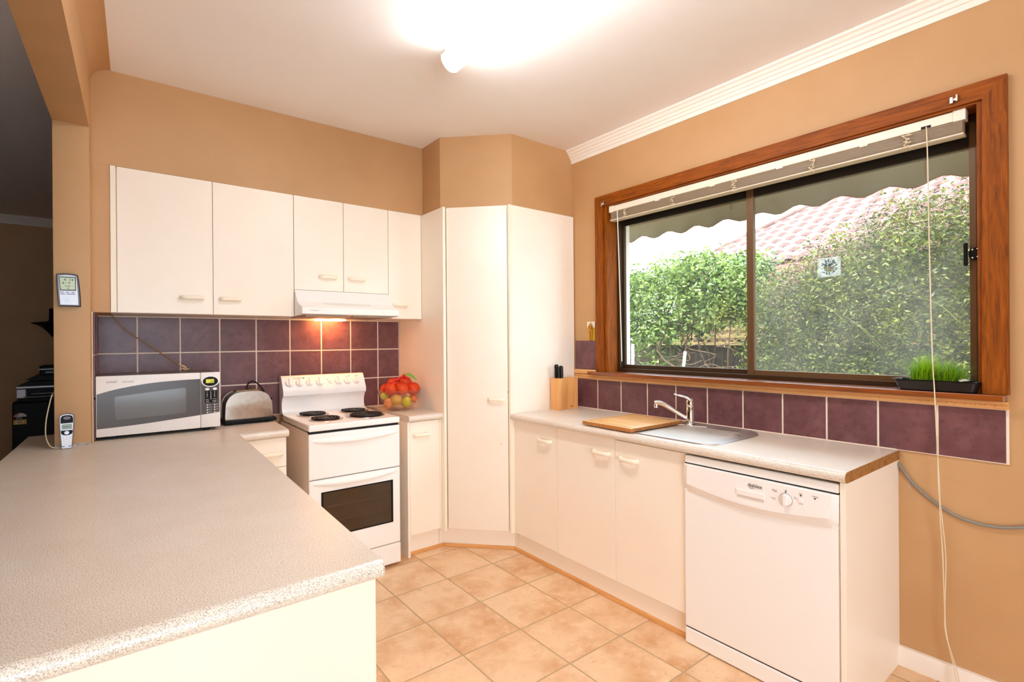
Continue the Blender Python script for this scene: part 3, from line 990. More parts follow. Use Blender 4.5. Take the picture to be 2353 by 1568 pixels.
# end panel and worktop of the right run
ep = tag(box('end_panel', 2.022, XW - .001, .695, .713, .0, .8590, M['lam'], None, bev=.001), 'cream end panel standing beside the dishwasher', 'panel')
bm = bmesh.new()
HX0, HX1, HY0, HY1 = 2.115, 2.455, 1.67, 1.965          # sink bowl hole
for b_ in ((2.024, HX0, .6905, 2.5995), (HX1, XW - .009, .6905, 2.5995), (HX0, HX1, .6905, HY0), (HX0, HX1, HY1, 2.5995)):
    bm_box(bm, *b_, .860, .9)
bull(bm, (2.024, .6905), (2.024, 2.5995), .02, .88, (-1, 0, 0))
wt2 = bmobj('worktop', bm, M['bench'], None, angle=30)
tag(wt2, 'long speckled worktop with the sink below the window', 'worktop')
prof = [(2.024 - .0195 * math.cos(a), .88 + .0195 * math.sin(a)) for a in [-PI / 2 + PI * k / 12 for k in range(13)]]
prism('raw_edge', prof + [(XW - .0095, .8995), (XW - .0095, .8605)], 'y', .6885, .6904, M['chip'], wt2)
wt2.children[0]['label'] = 'raw brown chipboard end of the worktop'
box('silicone_bead', XW - .0125, XW - .0085, .70, 2.60, .9, .9035, M['grout'], wt2)

# peninsula ------------------------------------------------------------------------
def shear(o):
    off = ORG[o.name]
    for v in o.data.vertices:
        v.co.x += T * (v.co.y + off.y - 1.03)


bm = bmesh.new()
bm_box(bm, -.415, .452, 1.052, YW - .01, .860, .9)
bm_box(bm, .452, .6895, 2.926, YW - .01, .860, .9)
bull(bm, (-.415, 1.052), (.452, 1.052), .02, .88, (0, -1, 0))
bull(bm, (.452, 2.926), (.6895, 2.926), .02, .88, (0, -1, 0))
wt3 = bmobj('worktop', bm, M['bench'], None, angle=30)
shear(wt3)
tag(wt3, 'large L-shaped speckled worktop of the peninsula in the foreground', 'worktop')
prof = [(1.052 - .0203 * math.cos(a), .88 + .0203 * math.sin(a)) for a in [-PI / 2 + PI * k / 12 for k in range(13)]]
ec = prism('end_cap', prof + [(1.058, .9005), (1.0605, .89), (1.0605, .87), (1.058, .8595)], 'x', .4525, .4545, M['bench'], wt3)
pn = thing('peninsula_cabinet', 'cream peninsula cabinet under the large worktop', 'cabinet', (.03, 2.0, 0))
e = box('end_panel', -.40, .4445, 1.058, 1.074, .0, .8595, M['lam'], pn, bev=.001)
bm = bmesh.new()
bm_box(bm, -.38, .425, 1.0745, 2.89, .10, .8595)
bm_box(bm, -.38, .35, 1.0745, 2.89, 0, .0995)
o = bmobj('carcass', bm, M['lam'], pn)
shear(o)
for k in range(4):
    y0 = 1.08 + k * .452
    o = box('door', .4255, .4425, y0 + g, y0 + .45, .11, .856, M['lam'], pn, bev=.0012)
    shear(o)
dr = thing('drawer_cabinet', 'cream drawer cabinet between the peninsula and the stove', 'cabinet', (.62, 3.2, 0))
box('carcass', .500, .7330, 2.958, YW - .011, .10, .8590, M['lam'], dr)
box('kickboard', .500, .7330, 2.99, 3.0, 0, .0995, M['lam'], dr)
for z0, z1, hz in ((.70, .856, .772), (.53, .697, .62), (.32, .527, .43), (.105, .317, .22)):
    d = door(dr, .502, .7330, 2.940, 2.957, z0, z1, 'drawer')
    handle(d, (.660, 2.940, hz), (1, 0, 0), NS, .10)

# ------------------------------------------------------------------ stove
st = thing('stove', 'white freestanding electric stove with four coil hotplates', 'stove', (1.106, 3.2, 0))
sx0, sx1 = .837, 1.3765
box('body', sx0 + .002, sx1 - .002, 2.918, 3.50, .02, .866, M['enamel_side'], st, bev=.002)
for x in (sx0 + .03, sx1 - .06):
    for y in (2.96, 3.44):
        box('foot', x, x + .03, y, y + .03, 0, .02, M['black'], st)
ck = box('cooktop', sx0 - .001, sx1 + .001, 2.888, 3.44, .8740, .9110, M['enamel'], st, bev=.009, seg=4)
for p in ck.data.polygons:
    p.use_smooth = True
ck.data.set_sharp_from_angle(angle=math.radians(12))
box('shadow_gap', sx0 + .004, sx1 - .004, 2.905, 2.93, .8605, .8745, M['gap'], st)
# splashback with bulging control panel
sp = [(3.395, .9105), (3.425, .9135), (3.447, .924), (3.458, .945), (3.459, .975), (3.450, 1.000), (3.438, 1.018), (3.438, 1.0215), (3.4255, 1.022), (3.418, 1.030), (3.418, 1.052), (3.423, 1.066), (3.466, 1.142), (3.474, 1.150), (3.487, 1.153), (3.518, 1.153), (3.518, .9105)]
prism('splashback', sp, 'x', sx0, sx1, M['enamel'], st, angle=35)
box('panel_slot', .975, 1.06, 3.4365, 3.439, 1.0215, 1.0225, M['gap'], st)
pdir = Vector((0, 3.466 - 3.423, 1.142 - 1.066)).normalized()
pnrm = Vector((0, -pdir.z, pdir.y))


def on_panel(x, t):
    return Vector((x, 3.423, 1.066)) + pdir * t


for i, x in enumerate((.880, .943, 1.006, 1.069, 1.194, 1.254, 1.315)):
    c = on_panel(x, .044)
    bm = bmesh.new()
    pr_ = [(0, .016), (.0215, .013), (.0245, .003), (.0255, 0)]
    rings = []
    for r, h in pr_[1:]:
        rings.append([bm.verts.new(c + pnrm * h + Vector((1, 0, 0)) * r * math.cos(2 * PI * k / 24) + pdir * r * math.sin(2 * PI * k / 24)) for k in range(24)])
    bm.faces.new(rings[0])
    for a_, b_ in zip(rings[:-1], rings[1:]):
        for k in range(24):
            bm.faces.new((a_[k], a_[(k + 1) % 24], b_[(k + 1) % 24], b_[k]))
    kn = bmobj('knob', bm, M['plastic_w'], st, angle=35)
    bm = bmesh.new()
    for (a0, a1_, b0, b1_, h0, h1) in ((-.0045, .0045, -.021, .022, .012, .022),):
        q = [c + Vector((1, 0, 0)) * xx + pdir * yy + pnrm * hh for hh in (h0, h1) for xx, yy in ((a0, b0), (a1_, b0), (a1_, b1_), (a0, b1_))]
        vv = [bm.verts.new(p) for p in q]
        for f in ((0, 1, 2, 3), (4, 7, 6, 5), (0, 4, 5, 1), (1, 5, 6, 2), (2, 6, 7, 3), (3, 7, 4, 0)):
            bm.faces.new([vv[k] for k in f])
    bmobj('grip', bm, M['plastic_w'], kn)
    c2 = on_panel(x, .078) + pnrm * .0004
    bm = bmesh.new()
    bm_box(bm, c2.x - .003, c2.x + .003, c2.y - .001, c2.y + .001, c2.z - .0018, c2.z + .0018)
    bmobj('marking', bm, M['ink_g'], st)
for x in (.972, 1.274, 1.326):
    c = on_panel(x, .080) + pnrm * .0006
    lathe('indicator_light', [(.0032, 0), (.0032, .001)], c, M['gap'], st, 10, axis='y')
for dx, dz in ((-.008, .01), (.004, -.004), (-.002, -.012), (.01, -.018)):
    c = on_panel(1.132 + dx, .05 + dz) + pnrm * .0006
    box('marking', c.x - .004, c.x + .004, c.y - .0006, c.y + .0006, c.z - .002, c.z + .002, M['ink_g'], st)
text('lettering', 'Westinghouse', .0125, on_panel(.905, .079) + pnrm * .0003, (1, 0, 0), pdir, M['ink_g'], st, .0003)


def hotplate(x, y, r):
    hp = lathe('drip_bowl', [(r + .016, .0002), (r + .016, .003), (r + .011, .0045), (r + .004, .002), (r * .3, .0015), (0, .0015)], (x, y, .9108), M['drip'], st, 36)
    P = []
    n_t = 4.2 if r > .09 else 3.4
    N = int(n_t * 26)
    for k in range(N + 1):
        f = k / N
        a = f * n_t * 2 * PI
        rr = .018 + (r - .018) * f
        P.append((x + rr * math.cos(a), y + rr * math.sin(a), .9195))
    bm = bmesh.new()
    bm_tube(bm, P, .0062, 6)
    bmobj('coil', bm, M['coil'], hp, angle=60)
    lathe('coil_hub', [(.016, .0055), (.016, .0125), (0, .0125)], (x, y, .9108), M['coil'], hp, 16)


hotplate(.988, 3.318, .080)
hotplate(.988, 3.070, .082)
hotplate(1.246, 3.305, .078)
hotplate(1.230, 3.070, .103)


def oven_door(z0, z1, name, hz):
    d_ = box(name, sx0, sx1, 2.892, 2.9175, z0, z1, M['enamel'], st, bev=.005, seg=3)
    # curved grip ledge along the top
    V, F = [], []
    n_ = 24
    for k in range(n_ + 1):
        f = k / n_
        x = sx0 + .022 + (sx1 - sx0 - .044) * f
        s_ = max(math.sin(PI * f), 0) ** .7
        zb = hz - .012 + .006 * 0 - .022 * s_
        V += [(x, 2.8915, hz + .006), (x, 2.8915 - .018 * s_, hz - .002 - .010 * s_), (x, 2.8915 - .020 * s_, zb + .004), (x, 2.8915, zb)]
    for k in range(n_):
        for j in range(3):
            F.append((4 * k + j, 4 * k + j + 1, 4 * k + 5 + j, 4 * k + 4 + j))
    mesh('grip_ledge', V, F, M['enamel'], d_, smooth=True)
    return d_


oven_door(.608, .860, 'grill_door', .826)
od = oven_door(.146, .602, 'oven_door', .590)
og = box('oven_window', .902, 1.329, 2.8905, 2.8922, .276, .532, M['ovenglass'], od, bev=.0008)
boxes('window_border', [(.902, .912, 2.8896, 2.8904, .276, .532), (1.317, 1.329, 2.8896, 2.8904, .276, .532), (.912, 1.317, 2.8896, 2.8904, .276, .284), (.912, 1.317, 2.8896, 2.8904, .525, .532)], M['black'], od)
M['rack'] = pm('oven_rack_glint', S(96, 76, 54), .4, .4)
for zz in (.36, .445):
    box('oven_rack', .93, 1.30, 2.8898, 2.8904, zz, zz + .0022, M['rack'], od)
box('storage_drawer', sx0 + .002, sx1 + .003, 2.894, 2.9175, .020, .140, M['enamel'], st, bev=.005, seg=3)

# ------------------------------------------------------------------ range hood
rh = thing('range_hood', 'white slide-under range hood above the stove', 'range hood', (1.149, 3.3, 1.535))
hx0, hx1 = .8495, 1.4480
hp_ = [(3.04, 1.5350), (3.04, 1.5720), (3.095, 1.590), (3.135, 1.612), (3.195, 1.684), (YW - .01, 1.684), (YW - .01, 1.5250), (3.07, 1.5300)]
prism('canopy', hp_, 'x', hx0, hx1, M['enamel'], rh, angle=20)
boxes('filter', [(hx0 + .03, 1.135, 3.08, 3.40, 1.5225, 1.5285), (1.163, hx1 - .03, 3.08, 3.40, 1.5225, 1.5285)], pm('hood_filter', S(168, 150, 132), .5, .5), rh)
box('lamp_lens', 1.062, 1.246, 3.44, 3.53, 1.5135, 1.524, M['hoodlamp'], rh, bev=.003)
sd_ = Vector((0, 3.135 - 3.195, 1.612 - 1.684)).normalized()
for k in range(18):
    x = .995 + k * .0165
    a_ = Vector((x, 3.126, 1.6068))
    mesh('vent_slot', [a_ + Vector((0, 0, .0008)), a_ + Vector((.0022, 0, .0008)), a_ + Vector((.0110, -.0265, -.0134)), a_ + Vector((.0090, -.0265, -.0134))], [(0, 1, 2, 3)], M['ink_g'], rh)
for x in (1.325, 1.372):
    box('rocker_switch', x, x + .024, 3.0385, 3.0402, 1.549, 1.560, M['handle'], rh, bev=.0008)
text('lettering', 'Westinghouse', .0085, (.895, 3.0397, 1.553), (1, 0, 0), (0, 0, 1), M['ink_g'], rh, .0002)

# ------------------------------------------------------------------ dishwasher
dw = thing('dishwasher', 'white dishwasher under the worktop next to the end panel', 'dishwasher', (2.3, 1.027, 0))
dy0, dy1 = .7165, 1.3425
DX = 2.026
box('body', DX + .022, XW - .02, dy0 + .004, dy1 - .004, .02, .845, M['enamel_side'], dw)
for x in (2.12, 2.5):
    for y in (dy0 + .03, dy1 - .06):
        box('foot', x, x + .03, y, y + .03, 0, .02, M['black'], dw)
box('top_rail', DX - .002, DX + .024, dy0, dy1 - .004, .8165, .8500, M['enamel'], dw, bev=.006, seg=3)
box('front_door', DX, DX + .0215, dy0 + .0005, dy1, .0790, .6995, M['enamel'], dw, bev=.007, seg=3)
box('kick_plate', DX, DX + .0215, dy0 + .0005, dy1, .004, .0745, M['enamel'], dw, bev=.006, seg=3)
box('shadow_gap', DX + .006, DX + .0215, dy0 + .004, dy1 - .004, .0745, .0792, M['gap'], dw)
box('shadow_gap', DX + .004, DX + .0215, dy0 + .003, dy1 - .003, .8120, .8166, M['gap'], dw)
# control fascia with a bowed lower lip
bm = bmesh.new()
NV = 28
rows = []
for k in range(NV + 1):
    f = k / NV
    y = dy1 - (dy1 - dy0) * f
    s_ = math.sin(PI * f)
    edge = min(1, min(f, 1 - f) / .05)
    ex = .012 * (1 - math.sqrt(max(0, 1 - (1 - edge) ** 2)))
    zb = .690 - .020 * s_
    xo = DX - .013 + ex
    rows.append([bm.verts.new(p) for p in ((DX + .020, y, .8115), (xo + .002, y, .8115), (xo, y, .809), (xo - .004, y, zb + .040 - .014 * s_), (DX - .006 + ex, y, zb + .012), (DX - .0005, y, zb), (DX + .020, y, zb))])
for k in range(NV):
    for j in range(6):
        bm.faces.new((rows[k][j], rows[k][j + 1], rows[k + 1][j + 1], rows[k + 1][j]))
    bm.faces.new((rows[k][6], rows[k][0], rows[k + 1][0], rows[k + 1][6]))
bm.faces.new(rows[0])
bm.faces.new(rows[-1][::-1])
cp = bmobj('control_panel', bm, M['plastic_w'], dw, angle=25)
FXd = DX - .0155
U_, V_ = (0, -1, 0), (0, 0, 1)


def ins(name, y0, y1, z0, z1, x0, x1, mat, par, bev=0):
    return box(name, x0, x1, y0, y1, z0, z1, mat, par, bev=bev)


hd = boxes('pull_handle', [(FXd - .004, FXd + .004, .973, 1.088, .735, .757)], M['plastic_w'], cp, bev=.0015)
M['recess'] = pm('recess_plastic', S(226, 216, 208), .4)
prism('grip_recess', [(1.086, .7345), (.975, .7345), (.975, .707), (1.086, .705)], 'x', FXd - .0006, FXd + .003, M['recess'], cp)
prism('recess_lip', [(1.088, .708), (.973, .708), (.973, .698), (1.088, .698)], 'x', FXd - .0026, FXd + .003, M['plastic_w'], cp)
kc = (FXd + .001, .892, .757)
kb_ = lathe('programme_knob', [(.0225, 0), (.0225, .004), (.021, .007), (0, .008)], kc, M['plastic_w'], cp, 28, axis='x')
lathe('knob_ring', [(.0238, 0), (.0238, .0022)], (FXd + .0008, .892, .757), M['ink_g'], cp, 28, axis='x')
boxes('grip', [(FXd - .015, FXd - .004, .8855, .8985, .737, .777)], M['plastic_w'], kb_, bev=.002)
lathe('start_button', [(.0085, 0), (.0085, .003), (0, .0045)], (FXd + .001, .8385, .7655), M['plastic_w'], cp, 20, axis='x')
for (y, z) in ((.893, .7865), (.8385, .785), (.790, .7845)):
    lathe('indicator_light', [(.0026, 0), (.0026, .0012)], (FXd + .0006, y, z), M['black'], cp, 10, axis='x')
text('lettering', 'dishlex', .021, (FXd - .0004, 1.041, .776), U_, V_, M['ink_m'], cp, .0003)
tube('logo_swoosh', [(FXd - .0004, 1.035, .7725), (FXd - .0004, 1.025, .7705), (FXd - .0004, 1.015, .7725)], .0007, M['ink'], cp, 5)
for s_, y, z in (('Off', .8965, .7905), ('Rinse &', .944, .783), ('Hold', .938, .778), ('Regular', .949, .751), ('Eco', .941, .746), ('Plus', .863, .770), ('Regular', .866, .742), ('Plus', .858, .737), ('Quick 30', .905, .728), ('Start', .845, .790), ('Cancel', .849, .7525), ('3 sec', .847, .7475), ('Finished', .800, .790), ('DX103', 1.316, .722)):
    text('lettering', s_, .0062, (FXd + .0003 + (.006 if s_ == 'DX103' else 0), y, z), U_, V_, M['ink_g'], cp, .0002)

# ------------------------------------------------------------------ ceiling light
cl_ = thing('ceiling_light', 'lit white fluorescent batten light on the ceiling', 'ceiling light', (1.228, 1.40, 2.60))
LY0, LY1 = .78, 2.018
box('base_channel', 1.197, 1.259, LY0, LY1, 2.668, ZC - .0005, M['white_trim'], cl_, bev=.001)
dp = [(1.228 + .0515 * math.cos(a), 2.664 + .058 * math.sin(a)) for a in [PI + PI * k / 14 for k in range(15)]]
prism('diffuser', dp + [(1.2795, 2.6675), (1.1765, 2.6675)], 'y', LY0 + .006, LY1 - .006, M['tube'], cl_, angle=30)
M['capmat'] = pm('light_end_cap', S(250, 240, 222), .4)
for a, b_ in ((LY0, LY0 + .0055), (LY1 - .0055, LY1)):
    dp2 = [(1.228 + .053 * math.cos(t), 2.664 + .0595 * math.sin(t)) for t in [PI + PI * k / 14 for k in range(15)]]
    prism('end_cap', dp2 + [(1.281, 2.669), (1.175, 2.669)], 'y', a, b_, M['capmat'], cl_)

# ------------------------------------------------------------------ microwave
mw = thing('microwave', 'white microwave oven with a grey door window beside the pillar', 'microwave', (.19, 3.34, .9))
mx0, mx1, mz0, mz1, MY = -.072, .452, .9180, 1.2125, 3.160
box('casing', mx0 + .003, mx1 - .003, MY + .012, 3.535, mz0 + .003, mz1 - .003, M['mw_body'], mw, bev=.004)
for x in (mx0 + .05, mx1 - .07):
    for y in (MY + .04, 3.48):
        box('foot', x, x + .03, y, y + .03, .9003, mz0 + .004, M['black'], mw)


def mu(u, v, y):
    return (mx0 + (mx1 - mx0) * u, y, mz1 - (mz1 - mz0) * v)


def mpoly(name, uv, y0, y1, mat, par, bev=0):
    return prism(name, [(mu(u, v, 0)[0], mu(u, v, 0)[2]) for u, v in uv], 'y', y0, y1, mat, par, bev=bev)


def lerp(tab, u):
    for (a, b_), (c_, d_) in zip(tab[:-1], tab[1:]):
        if a <= u <= c_:
            t = (u - a) / (c_ - a)
            return b_ + (d_ - b_) * t
    return tab[-1][1]


def smooth_tab(pts):
    P = spline([(a, b_, 0) for a, b_ in pts], 6)
    return [(p.x, p.y) for p in P]


upper = smooth_tab([(0, .30), (.15, .225), (.38, .155), (.60, .125), (.82, .115), (1, .12)])
lower = smooth_tab([(0, .865), (.3, .842), (.6, .80), (.82, .765), (1, .735)])
mdoor = mpoly('door', [(0, 0), (.823, 0), (.823, 1), (0, 1)], MY, MY + .0118, M['plastic_w'], mw, bev=.003)
mpan = mpoly('control_panel', [(.826, 0), (1, 0), (1, 1), (.826, 1)], MY, MY + .0118, M['plastic_w'], mw, bev=.003)
us = [.006 + k * (.822 - .006) / 24 for k in range(25)]
gp = [(u, lerp(upper, u)) for u in us] + [(u, lerp(lower, u)) for u in us[::-1]]
gd = mpoly('grey_facing', gp, MY - .0012, MY + .0005, M['mw_grey'], mdoor)
wp = [(.135, .375), (.145, .348), (.30, .318), (.50, .285), (.68, .255), (.70, .275), (.70, .68), (.685, .705), (.40, .722), (.16, .735), (.14, .71)]
mpoly('door_window', wp, MY - .0018, MY - .0008, M['mw_win'], mdoor)
us = [.829 + k * (.992 - .829) / 8 for k in range(9)]
gp = [(u, .16) for u in us] + [(u, lerp(lower, u)) for u in us[::-1]]
mpoly('grey_facing', gp, MY - .0012, MY + .0005, M['mw_grey'], mpan)


def oval(name, u, v, ru, rv, y0, y1, mat, par, n_=28):
    return mpoly(name, [(u + ru * math.cos(2 * PI * k / n_), v + rv * math.sin(2 * PI * k / n_)) for k in range(n_)], y0, y1, mat, par)


oval('display_bezel', .912, .165, .079, .102, MY - .0026, MY - .0006, M['plastic_w'], mpan)
oval('display_window', .912, .165, .068, .085, MY - .0034, MY - .0024, M['black'], mpan)
mpoly('display', [(.872, .125), (.944, .125), (.944, .195), (.872, .195)], MY - .0040, MY - .0032, M['lcd_g'], mpan)
text('lettering', ':42', .0155, mu(.905, .188, MY - .0042), (1, 0, 0), (0, 0, 1), M['ink'], mpan, .0003)
for u in (.884, .952):
    oval('function_button', u, .305, .019, .024, MY - .003, MY - .0008, M['plastic_w'], mpan, 16)
mpoly('keypad', [(.862, .335), (.972, .335), (.972, .555), (.862, .555)], MY - .0022, MY - .0008, M['black'], mpan)
for k, s_ in enumerate('123456789 0 '):
    if s_ == ' ':
        continue
    text('lettering', s_, .0115, mu(.882 + (k % 3) * .033, .376 + (k // 3) * .039, MY - .0024), (1, 0, 0), (0, 0, 1), M['ink_w'], mpan, .0002, 'CENTER')
for u, v, s_ in ((.882, .50, 'TIMER'), (.948, .495, 'CLOCK'), (.885, .525, 'STOP'), (.885, .545, 'CLEAR'), (.948, .527, 'INSTANT'), (.948, .547, 'START')):
    text('lettering', s_, .0052, mu(u, v, MY - .0024), (1, 0, 0), (0, 0, 1), M['ink_w'], mpan, .0002, 'CENTER')
for r in range(4):
    for c_ in range(2):
        oval('menu_button', .884 + .064 * c_, .595 + .044 * r, .0065, .0115, MY - .0026, MY - .0008, M['plastic_w'], mpan, 12)
        text('lettering', 'MENU', .005, mu(.896 + .064 * c_, .598 + .044 * r, MY - .0016), (1, 0, 0), (0, 0, 1), M['ink_w'], mpan, .0002)
text('lettering', 'SHARP', .0145, mu(.075, .118, MY - .0004), (1, 0, 0), (0, 0, 1), M['ink_g'], mdoor, .0004)
text('lettering', 'Carousel', .0125, mu(.195, .118, MY - .0004), (1, 0, 0), (0, 0, 1), M['ink_g'], mdoor, .0004)

# aerial lead dropping from the wall cabinet on to the microwave
al = thing('aerial_lead', 'brown aerial lead hanging from the cabinet on to the microwave', 'cable', (.17, 3.42, 1.213))
tube('cable', [(-.012, 3.40, 1.5235), (.01, 3.405, 1.488), (.05, 3.41, 1.440), (.10, 3.415, 1.398), (.16, 3.42, 1.350), (.22, 3.425, 1.302), (.29, 3.43, 1.248)], .0033, M['brown_cord'], al, 8)
tube('plug', [(.285, 3.43, 1.252), (.298, 3.43, 1.243), (.305, 3.43, 1.240), (.322, 3.43, 1.2295)], [.0042, .0062, .0075, .0055], M['flesh_cord'], al, 10, 0)
tube('plug_pin', [(.300, 3.43, 1.226), (.318, 3.43, 1.219), (.338, 3.43, 1.2235)], [.005, .006, .003], M['flesh_cord'], al, 8, 0)

# ------------------------------------------------------------------ toaster
to = thing('toaster', 'brushed steel four-slice toaster between the microwave and the stove', 'toaster', (.615, 3.36, .9))
bx0, bx1 = .490, .742
box('base', bx0 - .004, bx1 + .020, 3.262, 3.452, .9065, .9265, M['black'], to, bev=.006, seg=3)
for x in (bx0 + .02, bx1 - .04):
    for y in (3.285, 3.41):
        box('foot', x, x + .025, y, y + .025, .9003, .907, M['black'], to)
tp = [(bx0 + .002, .926), (bx0 + .006, 1.010), (bx0 + .014, 1.040), (bx0 + .032, 1.064), (bx0 + .06, 1.080), (bx0 + .10, 1.086), (bx1 - .09, 1.087), (bx1 - .055, 1.081), (bx1 - .028, 1.064), (bx1 - .012, 1.038), (bx1 - .003, 1.005), (bx1, .926)]
tp = [(p.x, p.z) for p in spline([(a, 0, b_) for a, b_ in tp], 4)]
prism('front_shell', tp, 'y', 3.276, 3.292, M['steel'], to, bev=.003, angle=30)
prism('rear_shell', tp, 'y', 3.424, 3.438, M['steel'], to, angle=30)
inner = [((a - .616) * .985 + .616, .926 + (b_ - .926) * .985) for a, b_ in tp]
prism('housing', inner, 'y', 3.292, 3.424, M['silver_d'], to, angle=30)
for k in range(3):
    y = 3.312 + k * .038
    prism('slot_rib', [(bx0 + .055, 1.078), (bx0 + .07, 1.092), (bx1 - .075, 1.095), (bx1 - .055, 1.080)], 'y', y, y + .008, M['chrome'], to)
for k in range(2):
    y = 3.323 + k * .038
    prism('toast_slot', [(bx0 + .065, 1.083), (bx0 + .07, 1.0875), (bx1 - .075, 1.0885), (bx1 - .06, 1.083)], 'y', y, y + .022, M['gap'], to)
box('lever', bx1 - .002, bx1 + .016, 3.352, 3.378, 1.022, 1.034, M['black'], to, bev=.003)
tube('power_cord', [(.655, 3.46, 1.0), (.645, 3.50, 1.09), (.672, 3.51, 1.128), (.712, 3.515, 1.110), (.742, 3.50, 1.062), (.752, 3.49, 1.00), (.75, 3.48, .93), (.74, 3.47, .904)], .0042, M['black'], to, 8)

# ------------------------------------------------------------------ fruit bowl
BC = Vector((1.545, 3.248, .9003))
prof = [(.058, 0), (.066, .004), (.078, .014), (.100, .034), (.120, .062), (.135, .094), (.144, .122), (.1475, .140), (.1445, .141), (.141, .122), (.131, .094), (.116, .064), (.096, .038), (.072, .018), (.0, .010)]


def wob(j, a):
    return (.006 * abs(math.sin(7 * a)) - .003) * (1 if 6 <= j <= 8 else .45 if j in (5, 9) else 0)


fb = tag(lathe('fruit_bowl', prof, BC, M['glass_b'], None, 84, wob), 'scalloped clear glass bowl of fruit beside the pantry', 'bowl')


def ball(name, c, r, mat, label, cat, group=None, sx=1, sz=1, rot=0, tip=0):
    bm = bmesh.new()
    bmesh.ops.create_uvsphere(bm, u_segments=24, v_segments=16, radius=r)
    for v in bm.verts:
        q = v.co.copy()
        if tip:
            q.x *= 1 + tip * (abs(q.x) / r) ** 6
        v.co = Vector((q.x * sx, q.y, q.z * sz))
    bmesh.ops.rotate(bm, verts=bm.verts, matrix=Matrix.Rotation(rot, 3, 'Z') @ Matrix.Rotation(rot * .5 + .2, 3, 'Y'))
    bmesh.ops.translate(bm, verts=bm.verts, vec=c)
    o_ = bmobj(name, bm, mat, None, smooth=True)
    return tag(o_, label, cat, group)


oranges = [((-.078, -.035, .148), .043), ((-.008, -.062, .150), .046), ((.070, -.070, .146), .044), ((.050, .015, .182), .045), ((-.030, .030, .176), .044), ((-.072, .050, .140), .042)]
names = ['leftmost netted orange in the fruit bowl', 'middle netted orange at the front of the bowl', 'netted orange at the right front of the bowl', 'topmost netted orange under the knot of the net', 'netted orange at the back of the heap below the knot', 'netted orange at the back left of the bowl']
for (p, r), nm in zip(oranges, names):
    ball('orange', BC + Vector(p), r, M['orange'], nm, 'orange', 'netted oranges in the bowl', sz=.94)
ball('lemon', BC + Vector((.012, -.082, .062)), .033, M['lemon'], 'bright yellow lemon seen through the front of the glass bowl', 'lemon', None, 1.22, .95, 1.35, .12)
ball('apple', BC + Vector((-.050, -.058, .078)), .040, M['apple'], 'yellow apple behind the glass left of the lemon', 'apple', None, 1, .92)
ball('peach', BC + Vector((-.085, -.020, .055)), .034, M['peach'], 'orange-pink peach at the left inside the glass bowl', 'peach')
ball('mandarin', BC + Vector((.082, -.050, .078)), .031, M['mandarin'], 'small bright mandarin at the right inside the glass bowl', 'mandarin', None, 1, .88)
ball('lime', BC + Vector((-.102, .012, .098)), .027, M['lemon'], 'green-yellow lime against the left rim of the bowl', 'lime', None, 1.15, .95, .4)
ball('pear', BC + Vector((.055, .02, .055)), .038, M['lemon'], 'pale yellow pear low in the middle of the bowl', 'pear', None, 1.15, .95, .9)
nb = thing('net_bag', 'red net bag holding the oranges in the bowl', 'net bag', BC + Vector((0, 0, .1)))
for (p, r) in oranges:
    bm = bmesh.new()
    bmesh.ops.create_uvsphere(bm, u_segments=20, v_segments=13, radius=r * 1.035)
    for v in bm.verts:
        a = .35 * v.co.z / r * 2
        v.co = Vector((v.co.x * math.cos(a) - v.co.y * math.sin(a), v.co.x * math.sin(a) + v.co.y * math.cos(a), v.co.z * .94))
    bmesh.ops.wireframe(bm, faces=bm.faces, thickness=.0016, use_replace=True, use_even_offset=False)
    bmesh.ops.translate(bm, verts=bm.verts, vec=BC + Vector(p))
    bmobj('netting', bm, M['net'], nb)
kn = BC + Vector((.030, -.012, .232))
tube('gathered_net', [BC + Vector((-.055, .0, .188)), BC + Vector((-.03, -.01, .205)), BC + Vector((.0, -.012, .218)), kn], [.006, .010, .009, .007], M['net'], nb, 8, 0)
tube('gathered_net', [BC + Vector((.062, -.01, .200)), BC + Vector((.045, -.012, .215)), kn], [.012, .010, .007], M['net'], nb, 8, 0)
lathe('knot', [(0, -.012), (.009, -.008), (.012, 0), (.009, .009), (0, .013)], kn, M['net'], nb, 12)
V = []
tagp = spline([kn + Vector((.006, 0, .002)), kn + Vector((.030, -.004, .010)), kn + Vector((.058, -.010, -.004)), kn + Vector((.088, -.018, -.030))], 5)
for k, p in enumerate(tagp):
    wd = .002 + .008 * math.sin(PI * min(1, k / (len(tagp) - 1) * .9 + .05))
    up_ = Vector((.35, -.1, 1)).normalized() * wd
    V += [p + up_, p - up_, p + up_ + Vector((0, .0012, 0)), p - up_ + Vector((0, .0012, 0))]
F = []
for k in range(len(tagp) - 1):
    a = 4 * k
    F += [(a, a + 1, a + 5, a + 4), (a + 2, a + 6, a + 7, a + 3), (a, a + 4, a + 6, a + 2), (a + 1, a + 3, a + 7, a + 5)]
mesh('paper_tag', V, F, M['tagg'], nb)

